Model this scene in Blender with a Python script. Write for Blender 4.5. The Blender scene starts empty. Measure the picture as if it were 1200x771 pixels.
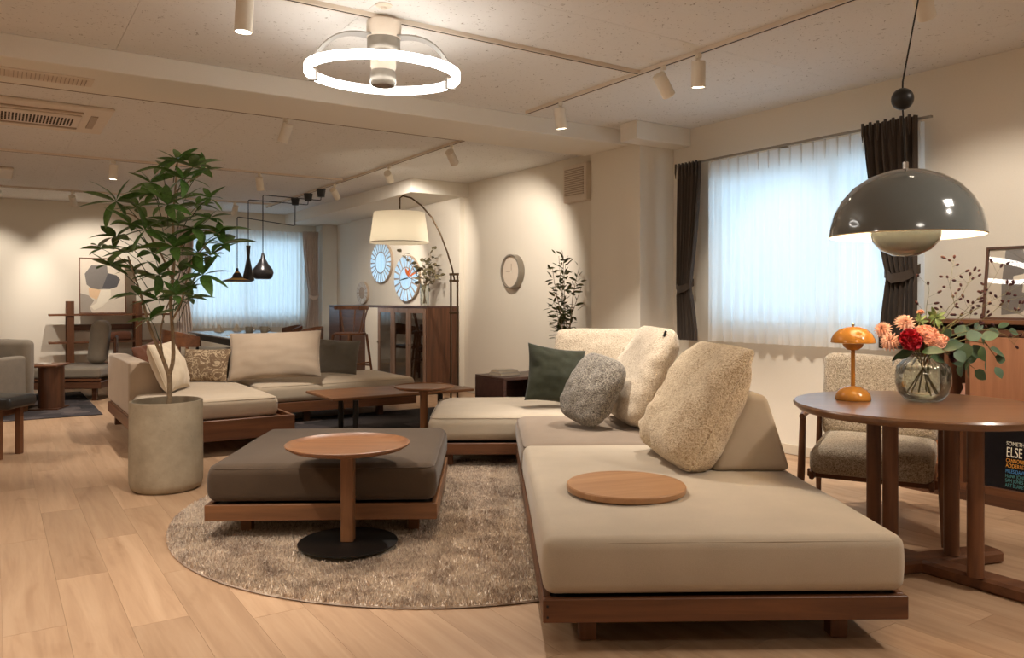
import bpy, math, random
from math import sin, cos, pi, radians as rad, sqrt
from mathutils import Vector, Matrix, Euler, noise
random.seed(7)
SC = bpy.context.scene
COL = SC.collection

# ------------------------------------------------------------------ camera, sky, exposure
CAM_H, FOC, HOR = 1.15, 924.0, 352.0
cd = bpy.data.cameras.new('camera')
cd.sensor_fit = 'HORIZONTAL'; cd.sensor_width = 36.0
cd.lens = 36.0 * FOC / 1200.0
cd.shift_y = -(385.5 - HOR) / 1200.0
cd.clip_start = 0.05; cd.clip_end = 100
cam = bpy.data.objects.new('camera', cd); COL.objects.link(cam)
cam.location = (0, 0, CAM_H); cam.rotation_euler = (rad(90), 0, 0)
SC.camera = cam
SC.view_settings.view_transform = 'Standard'
SC.view_settings.look = 'None'
SC.view_settings.exposure = 0.28
SC.view_settings.gamma = 1.0
SC.view_settings.use_curve_mapping = False
SC.cycles.max_bounces = 9
SC.cycles.diffuse_bounces = 6
SC.cycles.transparent_max_bounces = 12
SC.cycles.sample_clamp_indirect = 6.0

world = bpy.data.worlds.new('sky'); SC.world = world
world.use_nodes = True
bg = world.node_tree.nodes['Background']
bg.inputs[0].default_value = (0.57, 0.78, 1.0, 1)      # overcast blue daylight outside
bg.inputs[1].default_value = 2.8

ROOM = rad(33.4)                  # the building's own axes, turned from the camera's
RC, RS = cos(ROOM), sin(ROOM)
H = 2.62                          # ceiling height
def R(x, y, z=0.0):               # room axes -> world
    return Vector((RC*x - RS*y, RS*x + RC*y, z))

def area_light(name, loc, size, power, col, rotx=0.0):
    l = bpy.data.lights.new(name, 'AREA'); l.shape = 'RECTANGLE'
    l.size, l.size_y = size; l.energy = power; l.color = col
    o = bpy.data.objects.new(name, l); COL.objects.link(o)
    o.location = loc; o.rotation_euler = (rotx, 0, ROOM)
    return o
WARM = (1.0, 0.90, 0.79)
WARM2 = (1.0, 0.91, 0.80)
# unseen fill lights added under the ceiling, around the camera and far left
area_light('ceiling_fill_light', R(1.2, -0.6, 2.55), (0.5, 0.5), 12, WARM2)
area_light('ceiling_fill_light', R(3.6, 0.6, 2.55), (0.4, 0.4), 14, WARM)
area_light('ceiling_fill_light', R(-1.2, 2.8, 2.55), (0.4, 0.4), 26, WARM)
area_light('ceiling_fill_light', R(-1.4, 8.0, 2.55), (0.4, 0.4), 40, WARM)

# ------------------------------------------------------------------ materials
def srgb(r, g, b):
    f = lambda c: (c/255/12.92) if c/255 <= 0.04045 else (((c/255)+0.055)/1.055)**2.4
    return (f(r), f(g), f(b), 1)

class NT:
    def __init__(s, name):
        s.m = bpy.data.materials.new(name); s.m.use_nodes = True
        s.t = s.m.node_tree; s.b = s.t.nodes['Principled BSDF']
        s.out = s.t.nodes['Material Output']
    def n(s, ty, **kw):
        x = s.t.nodes.new(ty)
        for k, v in kw.items():
            if k in x.inputs: x.inputs[k].default_value = v
            else: setattr(x, k, v)
        return x
    def l(s, a, b): s.t.links.new(a, b)
    def coords(s, scale=(1,1,1), kind='Object'):
        tc = s.n('ShaderNodeTexCoord'); mp = s.n('ShaderNodeMapping')
        mp.inputs['Scale'].default_value = scale
        s.l(tc.outputs[kind], mp.inputs['Vector']); return mp.outputs[0]
    def ramp(s, fac, stops):
        r = s.n('ShaderNodeValToRGB'); e = r.color_ramp.elements
        while len(e) < len(stops): e.new(0.5)
        for el, (p, c) in zip(e, stops): el.position = p; el.color = c
        s.l(fac, r.inputs[0]); return r.outputs[0]
    def bump(s, h, strength, dist=0.005):
        b = s.n('ShaderNodeBump', Strength=strength, Distance=dist)
        s.l(h, b.inputs['Height']); s.l(b.outputs[0], s.b.inputs['Normal'])

def plain(name, col, rough=0.5, metal=0.0, spec=0.5, nz=0.04, bump=0.0, scale=30):
    k = NT(name); k.b.inputs['Roughness'].default_value = rough
    k.b.inputs['Metallic'].default_value = metal
    k.b.inputs['Specular IOR Level'].default_value = spec
    v = k.coords(); n = k.n('ShaderNodeTexNoise', Scale=scale, Detail=3.0); k.l(v, n.inputs['Vector'])
    a = tuple(c*(1-nz) for c in col[:3]) + (1,); b = tuple(min(1, c*(1+nz)) for c in col[:3]) + (1,)
    k.l(k.ramp(n.outputs[0], [(0.3, a), (0.7, b)]), k.b.inputs['Base Color'])
    if bump: k.bump(n.outputs[0], bump, 0.003)
    return k.m

def wood(name, light, dark, axis='X', rough=0.42, coat=0.0, scale=1.0):
    k = NT(name)
    sc = {'X': (1.6, 22, 22), 'Y': (22, 1.6, 22), 'Z': (22, 22, 1.6)}[axis]
    v = k.coords(tuple(c*scale for c in sc))
    oi = k.n('ShaderNodeObjectInfo')
    n = k.n('ShaderNodeTexNoise', noise_dimensions='4D', Scale=1.0, Detail=6.0, Roughness=0.62, Distortion=0.5)
    k.l(v, n.inputs['Vector'])
    mm = k.n('ShaderNodeMath', operation='MULTIPLY'); mm.inputs[1].default_value = 40
    k.l(oi.outputs['Random'], mm.inputs[0]); k.l(mm.outputs[0], n.inputs['W'])
    mid = tuple((a+b)/2 for a, b in zip(light, dark))
    c = k.ramp(n.outputs[0], [(0.28, dark), (0.5, mid), (0.72, light)])
    k.l(c, k.b.inputs['Base Color'])
    k.b.inputs['Roughness'].default_value = rough
    if coat: k.b.inputs['Coat Weight'].default_value = coat; k.b.inputs['Coat Roughness'].default_value = 0.2
    k.bump(n.outputs[0], 0.12, 0.002)
    return k.m

def fabric(name, col, nz=0.10, scale=700, big=4.0, bump=0.25, rough=0.95, sheen=0.25):
    k = NT(name); k.b.inputs['Roughness'].default_value = rough
    k.b.inputs['Specular IOR Level'].default_value = 0.15
    k.b.inputs['Sheen Weight'].default_value = sheen
    v = k.coords()
    n = k.n('ShaderNodeTexNoise', Scale=float(scale), Detail=2.0); k.l(v, n.inputs['Vector'])
    g = k.n('ShaderNodeTexNoise', Scale=float(big), Detail=3.0); k.l(v, g.inputs['Vector'])
    ad = k.n('ShaderNodeMath', operation='ADD'); k.l(n.outputs[0], ad.inputs[0]); k.l(g.outputs[0], ad.inputs[1])
    a = tuple(c*(1-nz) for c in col[:3]) + (1,); b = tuple(min(1, c*(1+nz)) for c in col[:3]) + (1,)
    hv = k.n('ShaderNodeMath', operation='MULTIPLY'); hv.inputs[1].default_value = 0.5; k.l(ad.outputs[0], hv.inputs[0])
    k.l(k.ramp(hv.outputs[0], [(0.38, a), (0.62, b)]), k.b.inputs['Base Color'])
    k.bump(n.outputs[0], bump, 0.002)
    return k.m

def boucle(name, light, mid, dark, scale=85, bump=0.9):
    k = NT(name); k.b.inputs['Roughness'].default_value = 1.0
    k.b.inputs['Specular IOR Level'].default_value = 0.1
    k.b.inputs['Sheen Weight'].default_value = 0.3
    v = k.coords()
    n = k.n('ShaderNodeTexNoise', Scale=float(scale), Detail=3.0, Roughness=0.7, Distortion=1.2); k.l(v, n.inputs['Vector'])
    w = k.n('ShaderNodeTexVoronoi', Scale=float(scale)*1.6); k.l(v, w.inputs['Vector'])
    k.l(k.ramp(n.outputs[0], [(0.34, dark), (0.47, mid), (0.60, light)]), k.b.inputs['Base Color'])
    ad = k.n('ShaderNodeMath', operation='SUBTRACT'); k.l(n.outputs[0], ad.inputs[0]); k.l(w.outputs[0], ad.inputs[1])
    k.bump(ad.outputs[0], bump, 0.006)
    return k.m

def emit(name, col, s):
    k = NT(name); k.b.inputs['Base Color'].default_value = (0.8, 0.8, 0.8, 1)
    k.b.inputs['Emission Color'].default_value = col; k.b.inputs['Emission Strength'].default_value = s
    return k.m

M = {}
M['wall'] = plain('warm_plaster', srgb(227, 219, 204), 0.9, spec=0.1, nz=0.015, bump=0.05, scale=120)
M['walldaylit'] = plain('daylit_plaster', srgb(226, 224, 216), 0.9, spec=0.1, nz=0.015, bump=0.05, scale=120)  # window light on the far corner wall, put into the colour
M['beam'] = plain('beam_plaster', srgb(230, 224, 212), 0.9, spec=0.1, nz=0.015, bump=0.04, scale=120)
M['base'] = plain('baseboard_paint', srgb(204, 192, 172), 0.6, nz=0.02)
# acoustic ceiling board with worm holes
k = NT('acoustic_board'); v = k.coords()
n1 = k.n('ShaderNodeTexNoise', Scale=34.0, Detail=2.0, Roughness=0.6, Distortion=1.6); k.l(v, n1.inputs['Vector'])
k.l(k.ramp(n1.outputs[0], [(0.30, srgb(166, 158, 148)), (0.345, srgb(224, 221, 216)), (1.0, srgb(228, 225, 220))]), k.b.inputs['Base Color'])
k.b.inputs['Roughness'].default_value = 0.95; k.b.inputs['Specular IOR Level'].default_value = 0.05
rr = k.ramp(n1.outputs[0], [(0.30, (0, 0, 0, 1)), (0.36, (1, 1, 1, 1))]); k.bump(rr, 0.4, 0.003)
M['board'] = k.m
# floor planks: oak, every plank with its own tone
k = NT('oak_plank'); v = k.coords((18, 1.3, 18))
oi = k.n('ShaderNodeObjectInfo'); ge = k.n('ShaderNodeNewGeometry')
ad = k.n('ShaderNodeMath', operation='ADD'); k.l(oi.outputs['Random'], ad.inputs[0]); k.l(ge.outputs['Random Per Island'], ad.inputs[1])
fr = k.n('ShaderNodeMath', operation='FRACT'); k.l(ad.outputs[0], fr.inputs[0])
w4 = k.n('ShaderNodeMath', operation='MULTIPLY'); w4.inputs[1].default_value = 57.0; k.l(fr.outputs[0], w4.inputs[0])
n1 = k.n('ShaderNodeTexNoise', noise_dimensions='4D', Scale=1.0, Detail=5.0, Roughness=0.6, Distortion=0.6)
k.l(v, n1.inputs['Vector']); k.l(w4.outputs[0], n1.inputs['W'])
v2 = k.coords((5, 1.6, 5)); n2 = k.n('ShaderNodeTexNoise', noise_dimensions='4D', Scale=1.0, Detail=3.0, Roughness=0.6, Distortion=1.0)
k.l(v2, n2.inputs['Vector']); k.l(w4.outputs[0], n2.inputs['W'])
c1 = k.ramp(n1.outputs[0], [(0.25, srgb(170, 136, 106)), (0.5, srgb(190, 156, 124)), (0.75, srgb(203, 171, 139))])
c2 = k.ramp(fr.outputs[0], [(0.0, (0.82, 0.81, 0.80, 1)), (0.5, (0.91, 0.91, 0.91, 1)), (1.0, (1.0, 1.0, 1.0, 1))])
c3 = k.ramp(n2.outputs[0], [(0.24, (0.78, 0.72, 0.66, 1)), (0.42, (1, 1, 1, 1))])
mx = k.n('ShaderNodeMix', data_type='RGBA', blend_type='MULTIPLY'); mx.inputs[0].default_value = 1.0
k.l(c1, mx.inputs[6]); k.l(c2, mx.inputs[7])
mx2 = k.n('ShaderNodeMix', data_type='RGBA', blend_type='MULTIPLY'); mx2.inputs[0].default_value = 1.0
k.l(mx.outputs[2], mx2.inputs[6]); k.l(c3, mx2.inputs[7])
k.l(mx2.outputs[2], k.b.inputs['Base Color'])
k.b.inputs['Roughness'].default_value = 0.45; k.b.inputs['Specular IOR Level'].default_value = 0.4
k.bump(n1.outputs[0], 0.08, 0.002)
M['plank'] = k.m
M['slab'] = plain('floor_joint', srgb(176, 140, 108), 0.9)
for ax in 'XYZ':
    M['walnut'+ax] = wood('walnut_'+ax, srgb(128, 83, 53), srgb(76, 46, 30), ax)
    M['dark'+ax] = wood('dark_walnut_'+ax, srgb(112, 72, 48), srgb(62, 38, 24), ax)
    M['teak'+ax] = wood('teak_'+ax, srgb(148, 102, 66), srgb(102, 66, 41), ax, 0.4)
    M['frame'+ax] = wood('brown_oak_'+ax, srgb(156, 128, 110), srgb(124, 98, 82), ax, 0.25)
    M['oak'+ax] = wood('oak_'+ax, srgb(186, 142, 102), srgb(152, 108, 70), ax, 0.4)
M['tabletop'] = wood('walnut_table_top', srgb(138, 100, 70), srgb(98, 66, 44), 'X', 0.28, coat=0.3, scale=1.0)
M['palewood'] = wood('pale_cherry', srgb(182, 128, 94), srgb(152, 102, 72), 'Z', 0.4)
M['purpwood'] = wood('smoked_oak', srgb(98, 68, 60), srgb(66, 42, 38), 'X', 0.35)
M['sofa'] = fabric('beige_suede', srgb(184, 170, 150), 0.07, 500, 5)
M['sofapipe'] = fabric('beige_piping', srgb(176, 162, 142), 0.04)
M['taupe'] = fabric('taupe_suede', srgb(138, 122, 106), 0.08, 500, 5)
M['taupepipe'] = fabric('taupe_piping', srgb(112, 94, 78), 0.04)
M['otto'] = fabric('brown_velvet', srgb(80, 66, 53), 0.12, 400, 6, sheen=0.15)
M['ottopipe'] = fabric('brown_piping', srgb(82, 68, 56), 0.04)
M['linen'] = fabric('beige_linen', srgb(176, 158, 138), 0.06, 600, 5)
M['seatb'] = fabric('sand_fabric', srgb(188, 172, 150), 0.05, 500, 5)
M['cream'] = fabric('cream_linen', srgb(200, 184, 160), 0.08, 420, 8)
M['boucle'] = boucle('oat_boucle', srgb(232, 218, 196), srgb(216, 198, 172), srgb(172, 148, 120), 110, 0.7)
M['boucle2'] = boucle('oat_weave', srgb(230, 214, 186), srgb(208, 186, 154), srgb(162, 134, 100), 100, 0.7)
M['greybou'] = boucle('grey_boucle', srgb(176, 168, 154), srgb(120, 112, 102), srgb(66, 60, 54), 110)
M['chairbou'] = boucle('tweed_boucle', srgb(206, 192, 170), srgb(162, 146, 124), srgb(104, 90, 74), 150, 0.6)
M['green'] = fabric('bottle_green_velvet', srgb(50, 52, 38), 0.25, 300, 7, sheen=0.3)
M['greyfab'] = fabric('grey_cotton', srgb(104, 98, 88), 0.08, 500, 5)
M['grey2'] = fabric('warm_grey_wool', srgb(122, 112, 98), 0.12, 260, 8)
M['rust'] = fabric('rust_leather', srgb(98, 60, 42), 0.15, 200, 12, rough=0.6)
M['black'] = plain('black_steel', (0.012, 0.011, 0.010, 1), 0.4, nz=0.1)
M['blackmatte'] = plain('black_paint', (0.02, 0.02, 0.02, 1), 0.6, nz=0.1)
M['bronze'] = plain('bronze', srgb(88, 70, 50), 0.35, metal=0.8)
M['chrome'] = plain('satin_nickel', srgb(190, 186, 178), 0.25, metal=1.0)
M['greymetal'] = plain('grey_metal', srgb(150, 142, 130), 0.35, metal=0.5)
M['white'] = plain('white_enamel', srgb(232, 224, 208), 0.45, nz=0.02)
M['whitedull'] = plain('white_plastic', srgb(222, 208, 190), 0.55, nz=0.02)
M['grill'] = plain('beige_grille', srgb(176, 156, 134), 0.6, nz=0.03)
M['dkgap'] = plain('dark_opening', srgb(58, 44, 34), 0.9, nz=0.05)
M['greygloss'] = plain('grey_lacquer', srgb(98, 102, 100), 0.12, nz=0.01)
M['greygloss'].node_tree.nodes['Principled BSDF'].inputs['Coat Weight'].default_value = 0.6
M['ocher'] = plain('ochre_lacquer', srgb(192, 130, 54), 0.14, nz=0.01)
M['ocherwhite'] = plain('lamp_white_inside', srgb(238, 226, 200), 0.5, nz=0.01)
M['curtain'] = fabric('charcoal_curtain', srgb(72, 62, 54), 0.10, 300, 5)
M['curtain2'] = fabric('taupe_curtain', srgb(212, 198, 188), 0.08, 300, 5)
M['leaf'] = plain('tree_leaf', srgb(76, 110, 48), 0.38, nz=0.35, scale=9)
M['leaf2'] = plain('olive_leaf', srgb(96, 100, 62), 0.5, nz=0.3, scale=12)
M['leaf3'] = plain('eucalyptus_leaf', srgb(72, 94, 68), 0.55, nz=0.2, scale=14)
M['leafdk'] = plain('dark_green_leaf', srgb(38, 66, 30), 0.4, nz=0.25, scale=14)
M['succ'] = plain('pale_green_leaf', srgb(140, 158, 92), 0.5, nz=0.2, scale=20)
M['bark'] = plain('tree_bark', srgb(148, 126, 98), 0.85, nz=0.2, bump=0.5, scale=40)
M['stem'] = plain('flower_stem', srgb(112, 104, 62), 0.6, nz=0.15)
M['pink'] = plain('dahlia_petal', srgb(244, 196, 172), 0.6, nz=0.10, scale=40)
M['peach'] = plain('peach_petal', srgb(234, 182, 158), 0.7, nz=0.14, scale=60)
M['red'] = plain('crimson_petal', srgb(176, 18, 40), 0.6, nz=0.2, scale=60)
M['burn'] = plain('burnet_head', srgb(66, 22, 20), 0.7, nz=0.2)
M['orange'] = plain('orange_petal', srgb(234, 128, 60), 0.6)
M['soil'] = plain('soil', srgb(62, 46, 34), 0.95, nz=0.4, bump=1.0, scale=60)
M['book'] = plain('book_cover', srgb(206, 198, 186), 0.5, nz=0.04)
M['paper'] = plain('book_paper', srgb(230, 220, 200), 0.8)
M['ceramic'] = plain('ceramic_glaze', srgb(120, 112, 98), 0.3)
M['tabledark'] = plain('black_stone_top', srgb(120, 130, 140), 0.25, nz=0.05)
# concrete
k = NT('concrete'); v = k.coords()
n1 = k.n('ShaderNodeTexNoise', Scale=5.0, Detail=8.0, Roughness=0.7); k.l(v, n1.inputs['Vector'])
n2 = k.n('ShaderNodeTexVoronoi', Scale=28.0); k.l(v, n2.inputs['Vector'])
c1 = k.ramp(n1.outputs[0], [(0.3, srgb(140, 126, 104)), (0.7, srgb(172, 158, 134))])
c2 = k.ramp(n2.outputs[0], [(0.05, (0.45, 0.42, 0.38, 1)), (0.10, (1, 1, 1, 1))])
mx = k.n('ShaderNodeMix', data_type='RGBA', blend_type='MULTIPLY'); mx.inputs[0].default_value = 0.5
k.l(c1, mx.inputs[6]); k.l(c2, mx.inputs[7]); k.l(mx.outputs[2], k.b.inputs['Base Color'])
k.b.inputs['Roughness'].default_value = 0.8; k.bump(n1.outputs[0], 0.3, 0.004)
M['concrete'] = k.m
# shag: tone follows patches of the pile
k = NT('shag_pile'); v = k.coords()
n1 = k.n('ShaderNodeTexNoise', Scale=4.5, Detail=7.0, Roughness=0.75, Distortion=0.8); k.l(v, n1.inputs['Vector'])
ge = k.n('ShaderNodeNewGeometry')
ad = k.n('ShaderNodeMath', operation='MULTIPLY_ADD'); ad.inputs[1].default_value = 0.24
k.l(ge.outputs['Random Per Island'], ad.inputs[0]); k.l(n1.outputs[0], ad.inputs[2])
k.l(k.ramp(ad.outputs[0], [(0.34, srgb(126, 110, 98)), (0.52, srgb(186, 168, 152)), (0.72, srgb(228, 214, 196))]), k.b.inputs['Base Color'])
k.b.inputs['Roughness'].default_value = 1.0; k.b.inputs['Specular IOR Level'].default_value = 0.1
M['shag'] = k.m
# dark patchwork rug
k = NT('dark_rug'); v = k.coords((2.4, 2.4, 2.4))
n1 = k.n('ShaderNodeTexVoronoi', distance='CHEBYCHEV', Scale=1.6); k.l(v, n1.inputs['Vector'])
bw = k.n('ShaderNodeRGBToBW'); k.l(n1.outputs['Color'], bw.inputs[0])
k.l(k.ramp(bw.outputs[0], [(0.2, srgb(38, 34, 36)), (0.55, srgb(62, 56, 58)), (0.8, srgb(92, 82, 80))]), k.b.inputs['Base Color'])
k.b.inputs['Roughness'].default_value = 1.0
n3 = k.n('ShaderNodeTexNoise', Scale=150.0); k.l(v, n3.inputs['Vector']); k.bump(n3.outputs[0], 0.5, 0.006)
M['darkrug'] = k.m
# patterned cushion
k = NT('floral_weave'); v = k.coords()
n1 = k.n('ShaderNodeTexNoise', Scale=9.0, Detail=2.0, Distortion=3.0); k.l(v, n1.inputs['Vector'])
k.l(k.ramp(n1.outputs[0], [(0.44, srgb(112, 90, 68)), (0.50, srgb(188, 168, 138)), (0.56, srgb(120, 98, 74))]), k.b.inputs['Base Color'])
k.b.inputs['Roughness'].default_value = 0.95
M['pattern'] = k.m
# sheer curtain
def sheer(name, col, tr):
    k = NT(name)
    d = k.n('ShaderNodeBsdfDiffuse'); d.inputs[0].default_value = col
    t = k.n('ShaderNodeBsdfTranslucent'); t.inputs[0].default_value = col
    p = k.n('ShaderNodeBsdfTransparent')
    v = k.coords((500, 500, 500)); n = k.n('ShaderNodeTexNoise', Scale=1.0); k.l(v, n.inputs['Vector'])
    a = k.n('ShaderNodeMixShader'); a.inputs[0].default_value = 0.62
    k.l(d.outputs[0], a.inputs[1]); k.l(t.outputs[0], a.inputs[2])
    b = k.n('ShaderNodeMixShader')
    k.l(k.ramp(n.outputs[0], [(0.3, (tr*0.8,)*3+(1,)), (0.7, (tr*1.2,)*3+(1,))]), b.inputs[0])
    k.l(a.outputs[0], b.inputs[1]); k.l(p.outputs[0], b.inputs[2]); k.l(b.outputs[0], k.out.inputs[0])
    return k.m
M['sheer'] = sheer('sheer_voile', srgb(247, 246, 242), 0.05)
M['shade'] = sheer('linen_lampshade', srgb(240, 232, 214), 0.0)
def glassy(name, tint=(1, 1, 1, 1), refl=0.08, thin=True, rough=0.0):
    k = NT(name)
    if thin:
        t = k.n('ShaderNodeBsdfTransparent'); t.inputs[0].default_value = tint
        g = k.n('ShaderNodeBsdfGlossy'); g.inputs['Roughness'].default_value = rough
        f = k.n('ShaderNodeLayerWeight'); f.inputs[0].default_value = 0.25
        ma = k.n('ShaderNodeMath', operation='MULTIPLY_ADD'); ma.inputs[1].default_value = 0.6; ma.inputs[2].default_value = refl
        k.l(f.outputs['Fresnel'], ma.inputs[0])
        m = k.n('ShaderNodeMixShader'); k.l(ma.outputs[0], m.inputs[0]); k.l(t.outputs[0], m.inputs[1]); k.l(g.outputs[0], m.inputs[2])
        k.l(m.outputs[0], k.out.inputs[0])
    return k.m
M['glass'] = glassy('window_glass', (0.9, 0.95, 0.97, 1))
M['cabglass'] = glassy('cabinet_glass', (0.7, 0.66, 0.62, 1), 0.22)
M['picglass'] = glassy('picture_glass', (1, 1, 1, 1), 0.04)
M['vase'] = glassy('vase_glass', (0.94, 0.96, 0.95, 1), 0.05)
M['water'] = glassy('vase_water', (0.93, 0.94, 0.92, 1), 0.02)
k = NT('mirror'); k.b.inputs['Metallic'].default_value = 1.0; k.b.inputs['Roughness'].default_value = 0.03
k.b.inputs['Base Color'].default_value = (0.9, 0.92, 0.92, 1); M['mirror'] = k.m
M['ring'] = emit('led_ring_diffuser', (1.0, 0.96, 0.90, 1), 10.0)
M['lens'] = emit('spot_lens', (1.0, 0.88, 0.70, 1), 22.0)
M['bulb'] = emit('warm_bulb', (1.0, 0.80, 0.52, 1), 9.0)

# ------------------------------------------------------------------ mesh helpers
class MB:
    def __init__(s): s.v, s.f = [], []
    def add(s, vs, fs):
        o = len(s.v); s.v += [tuple(p) for p in vs]; s.f += [tuple(i+o for i in f) for f in fs]; return s
    def box(s, x0, x1, y0, y1, z0, z1, bev=0.0):
        if bev <= 0:
            return s.add([(x0,y0,z0),(x1,y0,z0),(x1,y1,z0),(x0,y1,z0),(x0,y0,z1),(x1,y0,z1),(x1,y1,z1),(x0,y1,z1)],
                [(0,3,2,1),(4,5,6,7),(0,1,5,4),(1,2,6,5),(2,3,7,6),(3,0,4,7)])
        b = min(bev, (x1-x0)/2.01, (y1-y0)/2.01, (z1-z0)/2.01)
        vs, fs = [], []
        # chamfered box: loops by z
        def loop(ix, z): 
            return [(x0+ix+b*0, y0+ix+0, z)]
        L = []
        for z, i in ((z0, b), (z0+b, 0), (z1-b, 0), (z1, b)):
            L.append([(x0+i+ (b if not i else b), y0+i, z), (x1-i-b, y0+i, z), (x1-i, y0+i+b, z), (x1-i, y1-i-b, z),
                      (x1-i-b, y1-i, z), (x0+i+b, y1-i, z), (x0+i, y1-i-b, z), (x0+i, y0+i+b, z)])
        for l in L: vs += l
        for k in range(3):
            for j in range(8): fs.append((k*8+j, k*8+(j+1) % 8, (k+1)*8+(j+1) % 8, (k+1)*8+j))
        fs.append(tuple(reversed(range(8)))); fs.append(tuple(range(24, 32)))
        return s.add(vs, fs)
    def lathe(s, prof, n=32, c=(0, 0, 0), cap=True, sx=1, sy=1):
        vs = []; fs = []
        for r, z in prof:
            for j in range(n):
                a = 2*pi*j/n; vs.append((c[0]+sx*r*cos(a), c[1]+sy*r*sin(a), c[2]+z))
        for i in range(len(prof)-1):
            for j in range(n):
                fs.append((i*n+j, i*n+(j+1) % n, (i+1)*n+(j+1) % n, (i+1)*n+j))
        if cap:
            fs.append(tuple(reversed(range(n)))); fs.append(tuple(range((len(prof)-1)*n, len(prof)*n)))
        return s.add(vs, fs)
    def tube(s, pts, r, n=8, cap=True):
        pts = [Vector(p) for p in pts]; rs = r if isinstance(r, (list, tuple)) else [r]*len(pts)
        vs, fs = [], []; up = None
        for i, p in enumerate(pts):
            t = (pts[min(i+1, len(pts)-1)]-pts[max(i-1, 0)]).normalized()
            if up is None:
                up = Vector((0, 0, 1)) if abs(t.z) < 0.9 else Vector((1, 0, 0))
            sd = t.cross(up).normalized(); up = sd.cross(t).normalized()
            for j in range(n):
                a = 2*pi*j/n; vs.append(p+rs[i]*(cos(a)*sd+sin(a)*up))
        for i in range(len(pts)-1):
            for j in range(n): fs.append((i*n+j, i*n+(j+1) % n, (i+1)*n+(j+1) % n, (i+1)*n+j))
        if cap: fs.append(tuple(reversed(range(n)))); fs.append(tuple(range((len(pts)-1)*n, len(pts)*n)))
        return s.add(vs, fs)
    def prism(s, poly, z0, z1):       # poly in xy
        n = len(poly)
        return s.add([(x, y, z0) for x, y in poly]+[(x, y, z1) for x, y in poly],
            [tuple(reversed(range(n))), tuple(range(n, 2*n))]+[(i, (i+1) % n, n+(i+1) % n, n+i) for i in range(n)])
    def xf(s, m, start=0):
        s.v = s.v[:start]+[tuple(m @ Vector(p)) for p in s.v[start:]]; return s
    def mesh(s, name, mat, smooth=None):
        me = bpy.data.meshes.new(name); me.from_pydata(s.v, [], s.f); me.update()
        if mat: me.materials.append(mat)
        if smooth is not None:
            me.polygons.foreach_set('use_smooth', [True]*len(me.polygons))
            if smooth < 180: me.set_sharp_from_angle(angle=rad(smooth))
        return me
    def obj(s, name, mat, parent=None, smooth=None, loc=None, rot=None):
        o = bpy.data.objects.new(name, s.mesh(name, mat, smooth)); COL.objects.link(o)
        if parent: o.parent = parent
        if loc is not None: o.location = loc
        if rot is not None: o.rotation_euler = rot
        return o

def tag(o, label, cat, group=None):
    o['label'] = label; o['category'] = cat
    if group: o['group'] = group
    return o
def thing(name, label, cat, loc=(0, 0, 0), rotz=0.0, group=None):
    o = bpy.data.objects.new(name, None); COL.objects.link(o)
    o.empty_display_size = 0.1
    o.location = loc; o.rotation_euler = (0, 0, rotz)
    return tag(o, label, cat, group)
def struct(name, mb, mat, smooth=None, parent=None, room=True):
    o = mb.obj(name, mat, parent, smooth)
    if parent is None:
        o['kind'] = 'structure'
        if room: o.rotation_euler = (0, 0, ROOM)
    return o
def box(*a, **k): return MB().box(*a, **k)

def rbox(w, d, h, r, puff=0.0, n=14, wr=0.0, seed=0, belly=0.0):
    """rounded upholstered box, centred in x,y, from z=0 to h"""
    def ts(L):
        e = [0, r*0.15, r*0.4, r*0.7, r]
        inner = [r+(L-2*r)*i/n for i in range(1, n)]
        t = e+inner+[L-x for x in reversed(e)]
        return [x-L/2 for x in t]
    X, Y = ts(w), ts(d)
    Z = [z+h/2 for z in ts(h)] if h > 2*r else [h*i/8 for i in range(9)]
    def pr(p):
        q = Vector((max(-w/2+r, min(w/2-r, p[0])), max(-d/2+r, min(d/2-r, p[1])), max(r, min(h-r, p[2]))))
        dlt = Vector(p)-q
        v = q+dlt.normalized()*r if dlt.length > 1e-9 else Vector(p)
        u, t = v.x/(w/2), v.y/(d/2)
        f = max(0, 1-u**4)*max(0, 1-t**4)
        if v.z > h*0.5: v.z += puff*f
        b = belly*sin(pi*min(1, max(0, v.z/h)))
        v.x += b*(u**5); v.y += b*(t**5)
        if wr:
            k = noise.noise(Vector((v.x*3.1+seed, v.y*3.1, v.z*5)))*wr
            v.z += k*(0.3+f) if v.z > h*0.5 else 0
            v.x += k*0.4*u; v.y += k*0.4*t
        return v
    m = MB()
    def face(A, B, fn, flip):
        vs = [pr(fn(a, b)) for a in A for b in B]; nb = len(B); fs = []
        for i in range(len(A)-1):
            for j in range(nb-1):
                q = (i*nb+j, (i+1)*nb+j, (i+1)*nb+j+1, i*nb+j+1)
                fs.append(tuple(reversed(q)) if flip else q)
        m.add(vs, fs)
    face(X, Y, lambda a, b: (a, b, h), False); face(X, Y, lambda a, b: (a, b, 0), True)
    face(X, Z, lambda a, b: (a, -d/2, b), False); face(X, Z, lambda a, b: (a, d/2, b), True)
    face(Y, Z, lambda a, b: (w/2, a, b), False); face(Y, Z, lambda a, b: (-w/2, a, b), True)
    return m
def weld(o, dist=0.0004):
    import bmesh
    bm = bmesh.new(); bm.from_mesh(o.data); bmesh.ops.remove_doubles(bm, verts=bm.verts, dist=dist)
    bmesh.ops.recalc_face_normals(bm, faces=bm.faces)
    bm.to_mesh(o.data); bm.free(); return o
def rect_loop(w, d, z, r, n=5):
    pts = []
    for cx, cy, a0 in ((w/2-r, d/2-r, 0), (-w/2+r, d/2-r, 90), (-w/2+r, -d/2+r, 180), (w/2-r, -d/2+r, 270)):
        for i in range(n+1):
            a = rad(a0+90*i/n); pts.append((cx+r*cos(a), cy+r*sin(a), z))
    return pts+[pts[0]]

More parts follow.
